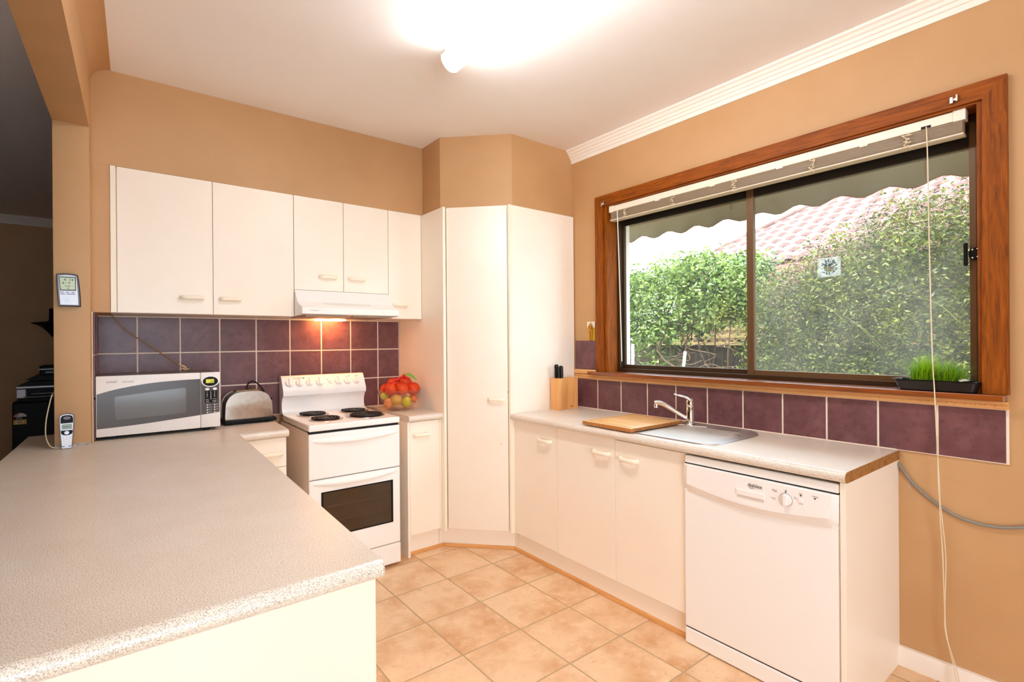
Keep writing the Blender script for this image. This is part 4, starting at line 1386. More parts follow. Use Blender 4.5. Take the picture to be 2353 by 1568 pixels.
# ------------------------------------------------------------------ knife block and knives
kb = thing('knife_block', 'blond wooden knife block in the corner of the worktop', 'knife block', (2.435, 2.54, .9))
front = [(2.345, 2.503), (2.365, 2.500), (2.395, 2.505), (2.430, 2.513), (2.465, 2.513), (2.500, 2.507), (2.527, 2.505)]
poly = [(p.x, p.y) for p in spline([(a, b_, 0) for a, b_ in front], 4)] + [(2.527, 2.585), (2.345, 2.585)]
prism('block', poly, 'z', .9003, 1.1125, M['block'], kb, angle=30)
text('lettering', 'wiltshire', .0135, (2.462, 2.5115, .914), (1, -.05, 0), (0, 0, 1), M['ink'], kb, .0006)
for i, (x, y, h, lab) in enumerate(((2.372, 2.552, .092, 'taller black-handled knife standing in the knife block'), (2.393, 2.530, .083, 'shorter black-handled knife at the front of the knife block'))):
    kt = thing('knife', lab, 'knife', (x, y, 1.1125))
    pf = [(-.0125, 0), (.0125, 0), (.0135, .02), (.012, .05), (.0145, h - .012), (.008, h), (-.006, h + .002), (-.0145, h - .01), (-.011, .05)]
    prism('grip', [(x + a, 1.1127 + b_) for a, b_ in pf], 'y', y - .008, y + .008, M['black'], kt, bev=.002)
    for zz in (.018, .045, .072):
        lathe('rivet', [(.0022, 0), (.0022, .001)], (x, y - .0078, 1.1127 + zz), M['chrome'], kt, 8, axis='y')
    prism('tang', [(x - .001, 1.1125), (x + .001, 1.1125), (x + .001, 1.1125 + h * .95), (x - .001, 1.1125 + h * .95)], 'y', y - .0082, y + .0082, M['steel'], kt)

# ------------------------------------------------------------------ sink, tap and cutting board
sk = thing('sink', 'stainless steel drop-in sink with a ribbed drainer', 'sink', (2.305, 1.61, .9))


def rrect(x0, x1, y0, y1, radii, n_=8):
    """radii: corners (x0,y0),(x1,y0),(x1,y1),(x0,y1)"""
    out = []
    for (cx, cy, sx_, sy_, a0), r in zip(((x0, y0, 1, 1, PI), (x1, y0, -1, 1, 1.5 * PI), (x1, y1, -1, -1, 0), (x0, y1, 1, -1, .5 * PI)), radii):
        for k in range(n_ + 1):
            a = a0 + PI / 2 * k / n_
            out.append((cx + sx_ * r + r * math.cos(a), cy + sy_ * r + r * math.sin(a)))
    return out


def ring_plate(bm, outer, inner, z):
    o_ = [bm.verts.new((x, y, z)) for x, y in outer]
    i_ = [bm.verts.new((x, y, z)) for x, y in inner]
    es = [bm.edges.new((o_[k], o_[(k + 1) % len(o_)])) for k in range(len(o_))] + [bm.edges.new((i_[k], i_[(k + 1) % len(i_)])) for k in range(len(i_))]
    bmesh.ops.triangle_fill(bm, edges=es, use_beauty=True)
    return o_, i_


SX0, SX1, SY0, SY1 = 2.052, 2.552, 1.212, 2.035
outer = rrect(SX0, SX1, SY0, SY1, (.085, .13, .06, .06))
inset = rrect(SX0 + .012, SX1 - .012, SY0 + .012, SY1 - .012, (.075, .12, .05, .05))
bowl = rrect(HX0 + .012, HX1 - .012, HY0 + .012, HY1 - .012, (.05, .05, .05, .05))
bm = bmesh.new()
o_, i_ = ring_plate(bm, inset, bowl, .9035)
rim0 = [bm.verts.new((x, y, .9003)) for x, y in outer]
rim1 = [bm.verts.new((x + (2.3 - x) * .008, y + (1.62 - y) * .008, .9062)) for x, y in outer]
n_ = len(outer)
for k in range(n_):
    k2 = (k + 1) % n_
    bm.faces.new((rim0[k], rim0[k2], rim1[k2], rim1[k]))
    bm.faces.new((rim1[k], rim1[k2], o_[k2], o_[k]))
bmobj('deck', bm, M['sinksteel'], sk, angle=30)
bm = bmesh.new()
t_ = [bm.verts.new((x, y, .9034)) for x, y in bowl]
lo = [bm.verts.new((2.285 + (x - 2.285) * .93, 1.8175 + (y - 1.8175) * .93, .765)) for x, y in bowl]
for k in range(len(bowl)):
    k2 = (k + 1) % len(bowl)
    bm.faces.new((t_[k], lo[k], lo[k2], t_[k2]))
bm.faces.new(lo)
bmobj('bowl', bm, M['sinksteel'], sk, angle=30)
for k in range(12):
    x = 2.105 + k * .030
    bm = bmesh.new()
    y1_ = 1.625
    y0_ = 1.262 + (.03 if k > 8 else 0) + (.012 if k == 0 else 0)
    bm_tube(bm, [(x, y0_, .9030), (x, y0_ + .01, .9036), (x, y1_ - .01, .9036), (x, y1_, .9030)], .0034, 8, (1, .55))
    bmobj('drainer_rib', bm, M['sinksteel'], sk, angle=60)
tube('pressed_ledge', [(2.395, 1.66, .9040), (2.440, 1.63, .9040), (2.452, 1.55, .9040), (2.470, 1.50, .9040)], .003, M['sinksteel'], sk, 8)

TB = Vector((2.462, 1.590, .9037))
tp_ = thing('mixer_tap', 'chrome single-lever mixer tap behind the cutting board', 'tap', TB)
lathe('base', [(.027, 0), (.027, .004), (.0225, .008), (.0215, .010)], TB, M['chrome'], tp_, 28)
lathe('body', [(.0212, .009), (.0212, .098), (.0200, .100), (.0200, .103), (.0215, .105), (.0215, .112), (.020, .135), (.014, .146), (0, .149)], TB, M['chrome'], tp_, 28)
sp_ = [TB + Vector((-.012, .012, .038)), TB + Vector((-.040, .050, .066)), TB + Vector((-.070, .095, .098)), TB + Vector((-.086, .122, .114)), TB + Vector((-.096, .140, .117)), TB + Vector((-.104, .152, .114))]
P = spline(sp_, 6)
bm = bmesh.new()
bm_tube(bm, P, [.0105 + .003 * (k / len(P)) for k in range(len(P))], 12)
bmobj('spout', bm, M['chrome'], tp_, smooth=True)
lathe('aerator', [(.012, -.02), (.0125, -.004), (.011, .002)], TB + Vector((-.100, .147, .110)), M['chrome'], tp_, 16)
lv = [TB + Vector((.0, .0, .140)), TB + Vector((-.018, .020, .153)), TB + Vector((-.036, .044, .160)), TB + Vector((-.052, .066, .168))]
tube('lever', lv, [.013] * 6 + [.010] * 7 + [.0065] * 6, M['chrome'], tp_, 10, 6, (1, .6))
lathe('temperature_mark', [(.0035, 0), (.0035, .001)], TB + Vector((-.0207, .0, .122)), M['red'], tp_, 10, axis='x')

cb = thing('cutting_board', 'oiled wooden cutting board lying across the sink', 'cutting board', (2.245, 1.81, .9064))
ang = -.025
bm = bmesh.new()
bm_box(bm, -.213, .213, -.170, .170, .9066, .9262, bev=.0025)
bmesh.ops.rotate(bm, verts=bm.verts, matrix=Matrix.Rotation(ang, 3, 'Z'))
bmesh.ops.translate(bm, verts=bm.verts, vec=(2.243, 1.808, 0))
o = bmobj('slab', bm, M['board'], cb)
o.data.materials.append(M['board_e'])
for p in o.data.polygons:
    if abs(p.normal.z) < .5:
        p.material_index = 1
Rz = Matrix.Rotation(ang, 3, 'Z')
M['groove'] = pm('board_groove', S(166, 98, 40), .6)
for x0, y0, x1, y1 in ((-.185, -.148, -.181, .148), (.181, -.148, .185, .148), (-.181, .144, .181, .148)):
    bm = bmesh.new()
    bm_box(bm, x0, x1, y0, y1, .9258, .9264)
    bmesh.ops.rotate(bm, verts=bm.verts, matrix=Rz)
    bmesh.ops.translate(bm, verts=bm.verts, vec=(2.243, 1.808, 0))
    bmobj('juice_groove', bm, M['groove'], cb)
tube('burn_mark', [(2.10, 1.925, .9264), (2.11, 1.918, .9264), (2.105, 1.910, .9264), (2.115, 1.90, .9264)], .0007, M['groove'], cb, 5)
tube('burn_mark', [(2.405, 1.695, .9264), (2.41, 1.685, .9264), (2.402, 1.680, .9264), (2.408, 1.67, .9264)], .0009, M['groove'], cb, 5)

# ------------------------------------------------------------------ weather station and phone on the pillar
ws = thing('weather_station', 'silver digital weather station mounted on the pillar', 'weather station', (-.161, 3.07, 1.538))
op = spline([(-.2035, 0, 1.680), (-.203, 0, 1.64), (-.1995, 0, 1.58), (-.1965, 0, 1.541)], 4)
rp = spline([(-.120, 0, 1.541), (-.1215, 0, 1.59), (-.1255, 0, 1.65), (-.1295, 0, 1.683)], 4)
tpn = spline([(-.1295, 0, 1.684), (-.145, 0, 1.6885), (-.175, 0, 1.6890), (-.2035, 0, 1.685)], 4)
outl = [(p.x, p.z) for p in op] + [(p.x, p.z) for p in rp] + [(p.x, p.z) for p in tpn]
cxw, czw = -.161, 1.614
prism('case', outl, 'y', 3.058, 3.0795, M['black'], ws)
prism('bezel', [(cxw + (a - cxw) * .94, czw + (b_ - czw) * .965) for a, b_ in outl], 'y', 3.054, 3.0585, M['silver_d'], ws)
prism('face', [(cxw + (a - cxw) * .80, czw - .001 + (b_ - czw) * .90) for a, b_ in outl], 'y', 3.051, 3.0545, M['silver'], ws)
prism('screen_frame', [(-.194, 1.6735), (-.137, 1.6735), (-.1355, 1.612), (-.191, 1.611)], 'y', 3.050, 3.0513, M['black'], ws, bev=.0006)
prism('screen', [(-.1915, 1.670), (-.1395, 1.670), (-.138, 1.6155), (-.1885, 1.6145)], 'y', 3.0494, 3.0501, M['lcd_p'], ws)
for s_, x, z, sz in (('4', -.178, 1.6545, .0165), ('14', -.161, 1.6545, .0165), ('8 / 9', -.183, 1.640, .015), ('TUE', -.175, 1.6275, .010), ('16', -.168, 1.617, .010), ('c', -.186, 1.617, .008)):
    text('lettering', s_, sz, (x, 3.0493, z), (1, 0, 0), (0, 0, 1), M['ink'], ws, .0002)
for x0, x1, z in ((-.191, -.178, 1.602), (-.172, -.159, 1.602), (-.152, -.140, 1.602), (-.190, -.174, 1.594), (-.168, -.139, 1.594)):
    box('button', x0, x1, 3.0498, 3.0515, z, z + .003, M['silver_d'], ws, bev=.0005)
for r in range(4):
    for c_ in range(3):
        lathe('speaker_hole', [(.0008, 0), (.0008, .0006)], (-.172 + c_ * .006 + r * .001, 3.0505, 1.574 - r * .005), M['gap'], ws, 6, axis='y')

ph = thing('cordless_phone', 'silver cordless phone standing against the foot of the pillar', 'phone', (-.171, 3.05, .9))
tilt = .10


def phq(a, b_, o_):
    """a: across, b: up along the phone, o: towards the viewer"""
    z = .9008 + b_ * math.cos(tilt)
    y = 3.046 + b_ * math.sin(tilt) - o_
    return (-.171 + a, y, z)


def phpoly(name, pts, o0, o1, mat, par):
    n_ = len(pts)
    V = [phq(a, b_, o0) for a, b_ in pts] + [phq(a, b_, o1) for a, b_ in pts]
    F = [tuple(range(n_)), tuple(range(2 * n_ - 1, n_ - 1, -1))] + [(k, n_ + k, n_ + (k + 1) % n_, (k + 1) % n_) for k in range(n_)]
    bm = bmesh.new()
    vv = [bm.verts.new(v) for v in V]
    for f in F:
        bm.faces.new([vv[k] for k in f])
    return bmobj(name, bm, mat, par)


def pspl(pts, s_=4):
    q = spline([(a, b_, 0) for a, b_ in pts], s_)
    return [(p.x, p.y) for p in q]


body = pspl([(-.0175, 0), (-.0215, .05), (-.0245, .10), (-.0255, .138), (-.020, .150), (0, .1545), (.020, .150), (.0245, .138), (.0235, .10), (.0205, .05), (.0170, 0)])
phpoly('handset', body, -.008, .010, M['silver_d'], ph)
phpoly('face', [(a * .9, .002 + b_ * .975) for a, b_ in body], .010, .0112, M['silver'], ph)
phpoly('earpiece_panel', pspl([(-.0205, .107), (-.0215, .13), (-.017, .145), (0, .149), (.017, .145), (.0215, .13), (.0205, .107)]), .0112, .0120, M['black'], ph)
phpoly('earpiece', [(.013 * math.cos(2 * PI * k / 16) + .001, .136 + .007 * math.sin(2 * PI * k / 16)) for k in range(16)], .012, .0128, M['silver_d'], ph)
phpoly('screen_frame', [(-.0205, .082), (.0205, .083), (.0205, .1135), (-.0205, .1125)], .0113, .0124, M['silver'], ph)
phpoly('screen', [(-.0175, .085), (.0180, .086), (.0180, .110), (-.0175, .109)], .0124, .0129, pm('grey_lcd', S(140, 150, 132), .3), ph)
phpoly('key_cluster', pspl([(-.020, .081), (-.018, .066), (-.008, .060), (0, .059), (.008, .060), (.018, .066), (.020, .081)]), .0113, .0121, M['black'], ph)
phpoly('navigation_key', [(.0085 * math.cos(2 * PI * k / 16), .0705 + .008 * math.sin(2 * PI * k / 16)) for k in range(16)], .0121, .0135, M['silver'], ph)
for r in range(4):
    for c_ in range(3):
        phpoly('key', [(-.016 + c_ * .0118, .016 + r * .0105), (-.0075 + c_ * .0118, .0165 + r * .0105), (-.0075 + c_ * .0118, .0225 + r * .0105), (-.016 + c_ * .0118, .022 + r * .0105)], .0112, .0124, M['plastic_w'], ph)
for a in (-.013, .009):
    phpoly('soft_key', [(a - .003, .0085), (a + .006, .0085), (a + .006, .0115), (a - .003, .0115)], .0112, .0122, M['black'], ph)
o0 = phq(-.0135, .095, .0131)
text('lettering', 'handset 2', .0068, o0, (1, 0, 0), (0, math.sin(tilt), math.cos(tilt)), pm('blue_print', S(58, 66, 110), .6), ph, .0002)
pcb = tag(tube('phone_cord', [(-.212, 3.30, 1.16), (-.221, 3.10, 1.145), (-.230, 3.06, 1.10), (-.240, 3.045, 1.03), (-.241, 3.04, .965), (-.229, 3.04, .922), (-.212, 3.042, .908), (-.190, 3.05, .9035)], .0024, pm('pale_cord', S(198, 186, 150), .5), None, 8), 'pale thin cord curling round the pillar to the phone', 'cable')

# ------------------------------------------------------------------ figurine on the tile ledge
fg = thing('figurine', 'small gilded figure with a golden card beside the window', 'figurine', (2.585, 2.44, 1.3665))
box('backing_card', 2.5935, 2.5955, 2.404, 2.474, 1.3668, 1.455, M['gold_card'], fg)
box('cream_plate', 2.5925, 2.5955, 2.402, 2.476, 1.4555, 1.497, M['white_card'], fg, bev=.001)
me = bpy.data.meshes.new('figure')
fx, fy, fz = 2.5865, 2.438, 1.3668
J = [(0, 0, .072), (0, 0, .098), (0, 0, .112), (0, 0, .124), (0, .009, .064), (0, .008, .034), (0, .009, .004), (0, -.009, .064), (0, -.008, .034), (0, -.009, .004), (0, .014, .106), (0, .017, .086), (-.004, .004, .080), (0, -.014, .106), (0, -.017, .086), (-.004, -.004, .080), (-.004, .010, .001), (-.004, -.010, .001)]
R_ = [.008, .0085, .005, .0085, .006, .0045, .0035, .006, .0045, .0035, .0045, .0035, .003, .0045, .0035, .003, .0035, .0035]
Eg = [(0, 1), (1, 2), (2, 3), (0, 4), (4, 5), (5, 6), (0, 7), (7, 8), (8, 9), (1, 10), (10, 11), (11, 12), (1, 13), (13, 14), (14, 15), (6, 16), (9, 17)]
me.from_pydata([(fx + a, fy + b_, fz + c_) for a, b_, c_ in J], Eg, [])
ob = bpy.data.objects.new('figure', me)
C.objects.link(ob)
md = ob.modifiers.new('skin', 'SKIN')
for i, r in enumerate(R_):
    me.skin_vertices[0].data[i].radius = (r, r)
me.skin_vertices[0].data[0].use_root = True
ob.modifiers.new('sub', 'SUBSURF').levels = 1
dg = bpy.context.evaluated_depsgraph_get()
me2 = bpy.data.meshes.new_from_object(ob.evaluated_get(dg))
bpy.data.objects.remove(ob)
me2.materials.clear()
me2.materials.append(M['brass'])
for p in me2.polygons:
    p.use_smooth = True
finish(bpy.data.objects.new('figure', me2), me2, fg)

# ------------------------------------------------------------------ seedling tray on the sill
tr = thing('seedling_tray', 'black plastic tray of bright green grass on the window sill', 'planter', (2.60, .56, 1.157))
def tring(x0, x1, y0, y1, z, r):
    return [(x, y, z) for x, y in rrect(x0, x1, y0, y1, (r,) * 4, 4)]


rings = [tring(2.562, 2.640, .452, .672, 1.1572, .015), tring(2.553, 2.648, .441, .684, 1.1595, .02), tring(2.547, 2.655, .4335, .698, 1.196, .02), tring(2.541, 2.661, .428, .706, 1.199, .02), tring(2.541, 2.661, .428, .706, 1.2015, .02), tring(2.548, 2.654, .4345, .697, 1.2005, .018), tring(2.556, 2.645, .444, .682, 1.165, .018)]
bm = bmesh.new()
RR = [[bm.verts.new(p) for p in r] for r in rings]
for a, b_ in zip(RR[:-1], RR[1:]):
    for k in range(len(a)):
        k2 = (k + 1) % len(a)
        bm.faces.new((a[k], a[k2], b_[k2], b_[k]))
bm.faces.new(RR[0][::-1])
bm.faces.new(RR[-1])
bmobj('tray', bm, M['blackshiny'], tr, angle=35)
prism('soil', rrect(2.553, 2.648, .441, .690, (.015,) * 4, 4), 'z', 1.166, 1.186, M['soil'], tr)
random.seed(5)
V, F = [], []
for k in range(1700):
    m_ = random.random() < .62
    c0_ = .600 if m_ else .522
    cx, cy = 2.60 + random.gauss(0, .015), c0_ + random.gauss(0, .020)
    cx, cy = min(max(cx, 2.562), 2.64), min(max(cy, .470), .668)
    L = random.uniform(.07, .145) * (1 if m_ else .8)
    a = random.uniform(0, 2 * PI)
    lean = random.uniform(.15, 1.35) * L * (1.0 if random.random() < .7 else .4)
    d_ = Vector((math.cos(a) * .6, math.sin(a), 0))
    if d_.x > 0 and cx + d_.x * lean > 2.68:
        d_.x *= -1
    wv = Vector((-d_.y, d_.x, 0)).normalized() * random.uniform(.0007, .0014)
    b0 = len(V)
    base = Vector((cx, cy, 1.184))
    for t in (0, .4, .75, 1):
        p = base + d_ * lean * t * t + Vector((0, 0, L * (t - .35 * t * t * (lean / L))))
        q = wv * (1 - t * .95)
        V += [p - q, p + q]
    F += [(b0, b0 + 1, b0 + 3, b0 + 2), (b0 + 2, b0 + 3, b0 + 5, b0 + 4), (b0 + 4, b0 + 5, b0 + 7, b0 + 6)]
gr = mesh('grass', V, F, M['grass'], tr)
gr['kind'] = 'stuff'
mesh('paper_scrap', [(2.565, .492, 1.198), (2.58, .462, 1.205), (2.60, .470, 1.199), (2.59, .500, 1.207), (2.578, .480, 1.210)], [(0, 1, 4), (1, 2, 4), (2, 3, 4), (3, 0, 4)], M['ink_w'], tr)

# ------------------------------------------------------------------ hose by the end panel
tag(tube('drain_hose', [(2.590, .715, .858), (2.588, .69, .838), (2.589, .655, .785), (2.589, .615, .741), (2.588, .56, .700), (2.588, .506, .672), (2.588, .455, .661), (2.588, .406, .660), (2.588, .36, .668), (2.588, .30, .69), (2.588, .1, .78), (2.588, -.1, .80)], .0058, M['hose'], None, 10), 'grey hose looping across the wall from behind the end panel', 'hose')

# ------------------------------------------------------------------ the dim adjoining room
bf = thing('bar_fridge', 'black bar fridge with an energy label in the dim room', 'fridge', (-.40, 6.25, 0))
box('body', -.684, -.13, 6.03, 6.52, .02, .878, M['black'], bf, bev=.006)
box('door', -.684, -.13, 5.985, 6.028, .03, .872, M['black'], bf, bev=.008)
boxes('plinth', [(-.66, -.15, 6.06, 6.5, 0, .02)], M['gap'], bf)
lb = thing('energy_label', None, None, (-.635, 5.984, .67))
bpy.data.objects.remove(lb)
lbm = box('energy_label', -.676, -.594, 5.9835, 5.9848, .690, .7295, M['yellow'], bf)
lbm['label'] = 'yellow, black and red energy rating label'
box('label_black_band', -.676, -.594, 5.9835, 5.9848, .730, .7535, M['black'], lbm)
box('label_white_box', -.664, -.610, 5.9828, 5.9834, .700, .7185, M['ink_w'], lbm)
box('label_figures', -.652, -.622, 5.9822, 5.9827, .706, .713, M['red'], lbm)
ar = [(-.635 + .041 * math.cos(a), .754 + .032 * math.sin(a)) for a in [PI * k / 16 for k in range(17)]]
prism('label_dial', ar, 'y', 5.9835, 5.9848, M['ink_w'], lbm)
arr = [(-.635 + .0405 * math.cos(a), .7545 + .031 * math.sin(a)) for a in [PI * .58 + PI * .42 * k / 8 for k in range(9)]] + [(-.635 + .024 * math.cos(a), .7545 + .018 * math.sin(a)) for a in [PI - PI * .42 * k / 8 for k in range(9)]]
prism('label_red_arc', arr, 'y', 5.9828, 5.9834, M['red'], lbm)
for a in (.66, .78, .90):
    lathe('label_star', [(.0035, 0), (.0035, .0006)], (-.635 + .032 * math.cos(PI * a), 5.9826, .7545 + .0245 * math.sin(PI * a)), M['ink_w'], lbm, 8, axis='y')
text('lettering', 'ENERGY', .011, (-.660, 5.9833, .743), (1, 0, 0), (0, 0, 1), M['ink_w'], lbm, .0003)
text('lettering', 'RATING', .011, (-.658, 5.9833, .7325), (1, 0, 0), (0, 0, 1), M['ink_w'], lbm, .0003)

pr = thing('printer', 'silver and black inkjet printer on top of the bar fridge', 'printer', (-.42, 6.2, .878))
prism('lower_tray', [(-.655, .900), (-.625, .8785), (-.20, .8785), (-.20, .900)], 'y', 6.03, 6.42, M['black'], pr)
box('body', -.662, -.19, 6.02, 6.44, .900, 1.000, M['black'], pr, bev=.01)
box('side_cheek', -.664, -.595, 6.010, 6.30, .905, .988, M['silver'], pr, bev=.008)
box('silver_band', -.664, -.19, 6.008, 6.30, .990, 1.010, M['silver'], pr, bev=.004)
prism('lid', [(-.660, 1.011), (-.60, 1.045), (-.19, 1.05), (-.19, 1.011)], 'y', 6.03, 6.43, M['black'], pr)
box('paper_tray', -.56, -.19, 5.965, 6.02, .942, .950, M['silver_d'], pr)
box('paper_tray', -.61, -.19, 5.955, 6.02, .915, .922, M['silver_d'], pr)
pr2 = thing('document_box', 'small black device with a silver strip on the printer', 'device', (-.36, 6.2, 1.05))
prism('base', [(-.610, 1.062), (-.56, 1.0525), (-.19, 1.0525), (-.19, 1.095), (-.55, 1.095)], 'y', 6.08, 6.40, M['black'], pr2)
box('upper_body', -.520, -.19, 6.08, 6.38, 1.095, 1.180, M['black'], pr2, bev=.01)
box('silver_strip', -.523, -.19, 6.075, 6.2, 1.146, 1.152, M['silver'], pr2)
box('silver_panel', -.48, -.19, 6.075, 6.1, 1.113, 1.129, M['silver_d'], pr2)

la_ = thing('uplighter_lamp', 'black bowl-shaped lamp half hidden behind the pillar', 'lamp', (-.455, 6.75, 0))
lathe('lamp_base', [(.11, 0), (.11, .015), (.02, .03)], (-.455, 6.75, 0), M['black'], la_, 28)
lathe('pole', [(.011, .03), (.011, 1.42)], (-.455, 6.75, 0), M['black'], la_, 14)
k_ = 6.75 / 6.0
lathe('bowl', [(.028, 1.42), (.055, 1.462), (.095, 1.508), (.135, 1.536), (.178, 1.550), (.182, 1.558), (.13, 1.566), (.075, 1.575), (.055, 1.580), (.050, 1.60), (.050, 1.69), (.045, 1.70), (0, 1.70)], (-.455, 6.75, .02), M['black'], la_, 36)

# ------------------------------------------------------------------ outside
gmat = layered('garden_soil', S(120, 108, 78), [(3, 4, .4, .6, S(96, 116, 58), .9), (30, 3, .5, .7, S(80, 64, 44), .6)], .95)
struct(box('ground', 2.75, 24, -10, 16, -.6, -.35, gmat), 'garden ground outside the window')
for nm, b_ in (('wall_outside', (2.75, 2.86, -2.5, WY0 - .03)), ('wall_outside_far', (2.75, 2.86, WY1 + .03, 7.6))):
    struct(box(nm, b_[0], b_[1], b_[2], b_[3], -.35, ZC + .2, M['white_trim']), 'rendered outside face of the window wall')
# awning
aw_ = thing('window_awning', 'grey-green canvas awning with a scalloped edge outside the window', 'awning', (3.1, 1.35, 2.2))
M['canvas'] = leafmat('awning_canvas', S(158, 146, 120), S(160, 148, 122), .9, .5)
AX, AY0, AY1, AZ = 3.40, -.30, 2.815, 2.318
mesh('canopy', [(2.862, AY0, 2.60), (2.862, AY1, 2.60), (AX, AY1, AZ), (AX, AY0, AZ), (2.862, AY0, 2.603), (2.862, AY1, 2.603), (AX, AY1, AZ + .003), (AX, AY0, AZ + .003)],
     [(0, 1, 2, 3), (7, 6, 5, 4), (0, 4, 5, 1), (1, 5, 6, 2), (2, 6, 7, 3), (3, 7, 4, 0)], M['canvas'], aw_)
V, F = [], []
NS_ = 160
for k in range(NS_ + 1):
    y = AY0 + (AY1 - AY0) * k / NS_
    zb = 2.196 - .018 * math.cos((AY1 - .08 - y) / .238 * 2 * PI)
    xo = AX + .008 * math.sin(y * 9)
    V += [(AX, y, AZ), (xo, y, zb), (AX + .003, y, AZ), (xo + .003, y, zb)]
for k in range(NS_):
    a = 4 * k
    F += [(a, a + 1, a + 5, a + 4), (a + 2, a + 6, a + 7, a + 3), (a + 1, a + 3, a + 7, a + 5)]
mesh('valance', V, F, M['canvas'], aw_, smooth=True)
tube('edge_bar', [(AX - .008, AY0, AZ), (AX - .008, AY1, AZ)], .008, M['bronze_l'], aw_, 8, 0)
for y in (AY0 + .02, AY1 - .03):
    tube('stay_arm', [(2.865, y, 1.9), (AX - .01, y, AZ - .01)], .007, M['bronze_l'], aw_, 8, 0)
M['binding'] = pm('awning_binding', S(150, 104, 80), .8)
tube('binding', [(V[4 * k + 1][0] + .0015, V[4 * k + 1][1], V[4 * k + 1][2]) for k in range(0, NS_ + 1, 2)], .0028, M['binding'], aw_, 5, 0)
for y in (.78, 1.86):
    box('seam', AX - .003, AX - .0002, y, y + .004, 2.205, AZ, M['binding'], aw_)

# paling fence with a lattice top
fn = thing('paling_fence', 'dark timber paling fence behind the shrubs', 'fence', (5.55, 2.5, -.35))
M['paling'] = wood('weathered_paling', S(58, 46, 40), S(92, 76, 64), .9, (20, 20, 1.5), 0)
M['lattice'] = wood('treated_lattice', S(206, 172, 118), S(226, 196, 146), .8, (15, 2, 15), 0)
p0 = None
random.seed(9)
for k in range(72):
    y = -1.4 + k * .108
    if p0 is None:
        p0 = box('paling', 5.54, 5.556, y, y + .102, -.35, 1.36, M['paling'], fn)
    else:
        c_ = part_copy(p0, fn, (5.548 + random.uniform(-.004, .004), y + .051, -.35 + random.uniform(-.01, .01)))
for z in (.0, .95):
    box('fence_rail', 5.557, 5.60, -1.4, 6.4, z, z + .07, M['paling'], fn)
lat = thing('lattice_panel', 'light timber lattice along the top of the fence', 'lattice', (5.5, 2.5, 1.3))
for z in (1.300, 1.385, 1.47, 1.555):
    box('lattice_rail', 5.512, 5.524, -1.4, 4.15, z, z + .040, M['lattice'], lat)
v0 = None
for k in range(60):
    y = -1.35 + k * .092
    if v0 is None:
        v0 = box('lattice_upright', 5.525, 5.535, y, y + .038, 1.30, 1.60, M['lattice'], lat)
    else:
        part_copy(v0, lat, (5.530, y + .019, 1.30))
# two white garden stakes
M['stake'] = pm('white_painted_timber', S(246, 244, 240), .6)
for i, (a, b_, lb_) in enumerate((((4.45, 3.58, -.35), (4.45, 3.572, 1.325), 'upright white garden stake at the left of the shrubs'), ((4.45, 3.13, -.35), (4.45, 2.925, 1.250), 'leaning white garden stake under the leafy shrub'))):
    bm = bmesh.new()
    bm_tube(bm, [a, b_], .021 if i == 0 else .017, 4)
    tag(bmobj('garden_stake', bm, M['stake']), lb_, 'stake')


def leaves(name, cen, L, W, mat, parent, rng, droop=.3, tint=None):
    """one mesh of pointed folded leaves; cen Nx3"""
    n = len(cen)
    th = rng.uniform(0, 2 * PI, n)
    ph_ = rng.normal(-droop, .5, n)
    d = np.stack([np.cos(th) * np.cos(ph_), np.sin(th) * np.cos(ph_), np.sin(ph_)], 1)
    r = rng.normal(size=(n, 3))
    s = np.cross(d, r)
    s /= np.linalg.norm(s, axis=1, keepdims=True)
    nn = np.cross(d, s)
    l = rng.uniform(*L, n)[:, None]
    w_ = rng.uniform(*W, n)[:, None]
    b0 = cen
    tip = cen + d * l
    m1 = cen + d * l * .45 + s * w_ + nn * w_ * .35
    m2 = cen + d * l * .45 - s * w_ + nn * w_ * .35
    V = np.stack([b0, m1, tip, m2], 1).reshape(-1, 3)
    idx = np.arange(n)[:, None] * 4
    F = np.concatenate([idx + np.array([[0, 1, 2]]), idx + np.array([[0, 2, 3]])], 1).reshape(-1, 3)
    me = bpy.data.meshes.new(name)
    me.vertices.add(len(V))
    me.vertices.foreach_set('co', V.astype(np.float32).ravel())
    me.loops.add(F.size)
    me.loops.foreach_set('vertex_index', F.astype(np.int32).ravel())
    me.polygons.add(len(F))
    me.polygons.foreach_set('loop_start', np.arange(0, F.size, 3, dtype=np.int32))
    me.update(calc_edges=True)
    me.materials.append(mat)
    o = finish(bpy.data.objects.new(name, me), me, parent)
    o['kind'] = 'stuff'
    return o


rng = np.random.default_rng(4)
M['leaf_big'] = leafmat('glossy_leaf', S(58, 84, 34), S(164, 184, 98), .3)
M['leaf_small'] = leafmat('jasmine_leaf', S(36, 50, 12), S(126, 134, 44), .4)
M['leaf_pink'] = leafmat('pink_bud', S(150, 96, 96), S(206, 150, 150), .6)
M['leaf_olive'] = leafmat('olive_leaf', S(120, 124, 40), S(176, 170, 78), .5)
M['bark'] = pm('brown_bark', S(96, 70, 54), .9, noise=(20, S(130, 104, 84), 3), bump=(60, .6))


def clumps(n, box_, top, bottom, per, spread):
    """twig clumps inside a hedge volume: top(y), bottom(y) heights"""
    out = []
    while len(out) < n:
        x = rng.uniform(box_[0], box_[1])
        y = rng.uniform(box_[2], box_[3])
        zt, zb = top(y), bottom(y)
        z = rng.uniform(zb, zt)
        # rounder towards the top
        out.append((x + .25 * max(0, (z - zt + .5)) ** 2, y, z))
    c = np.array(out)
    return np.repeat(c, per, 0) + rng.normal(0, spread, (n * per, 3))


def ftop(tab):
    ys, zs = zip(*tab)
    return lambda y: float(np.interp(y, ys, zs))


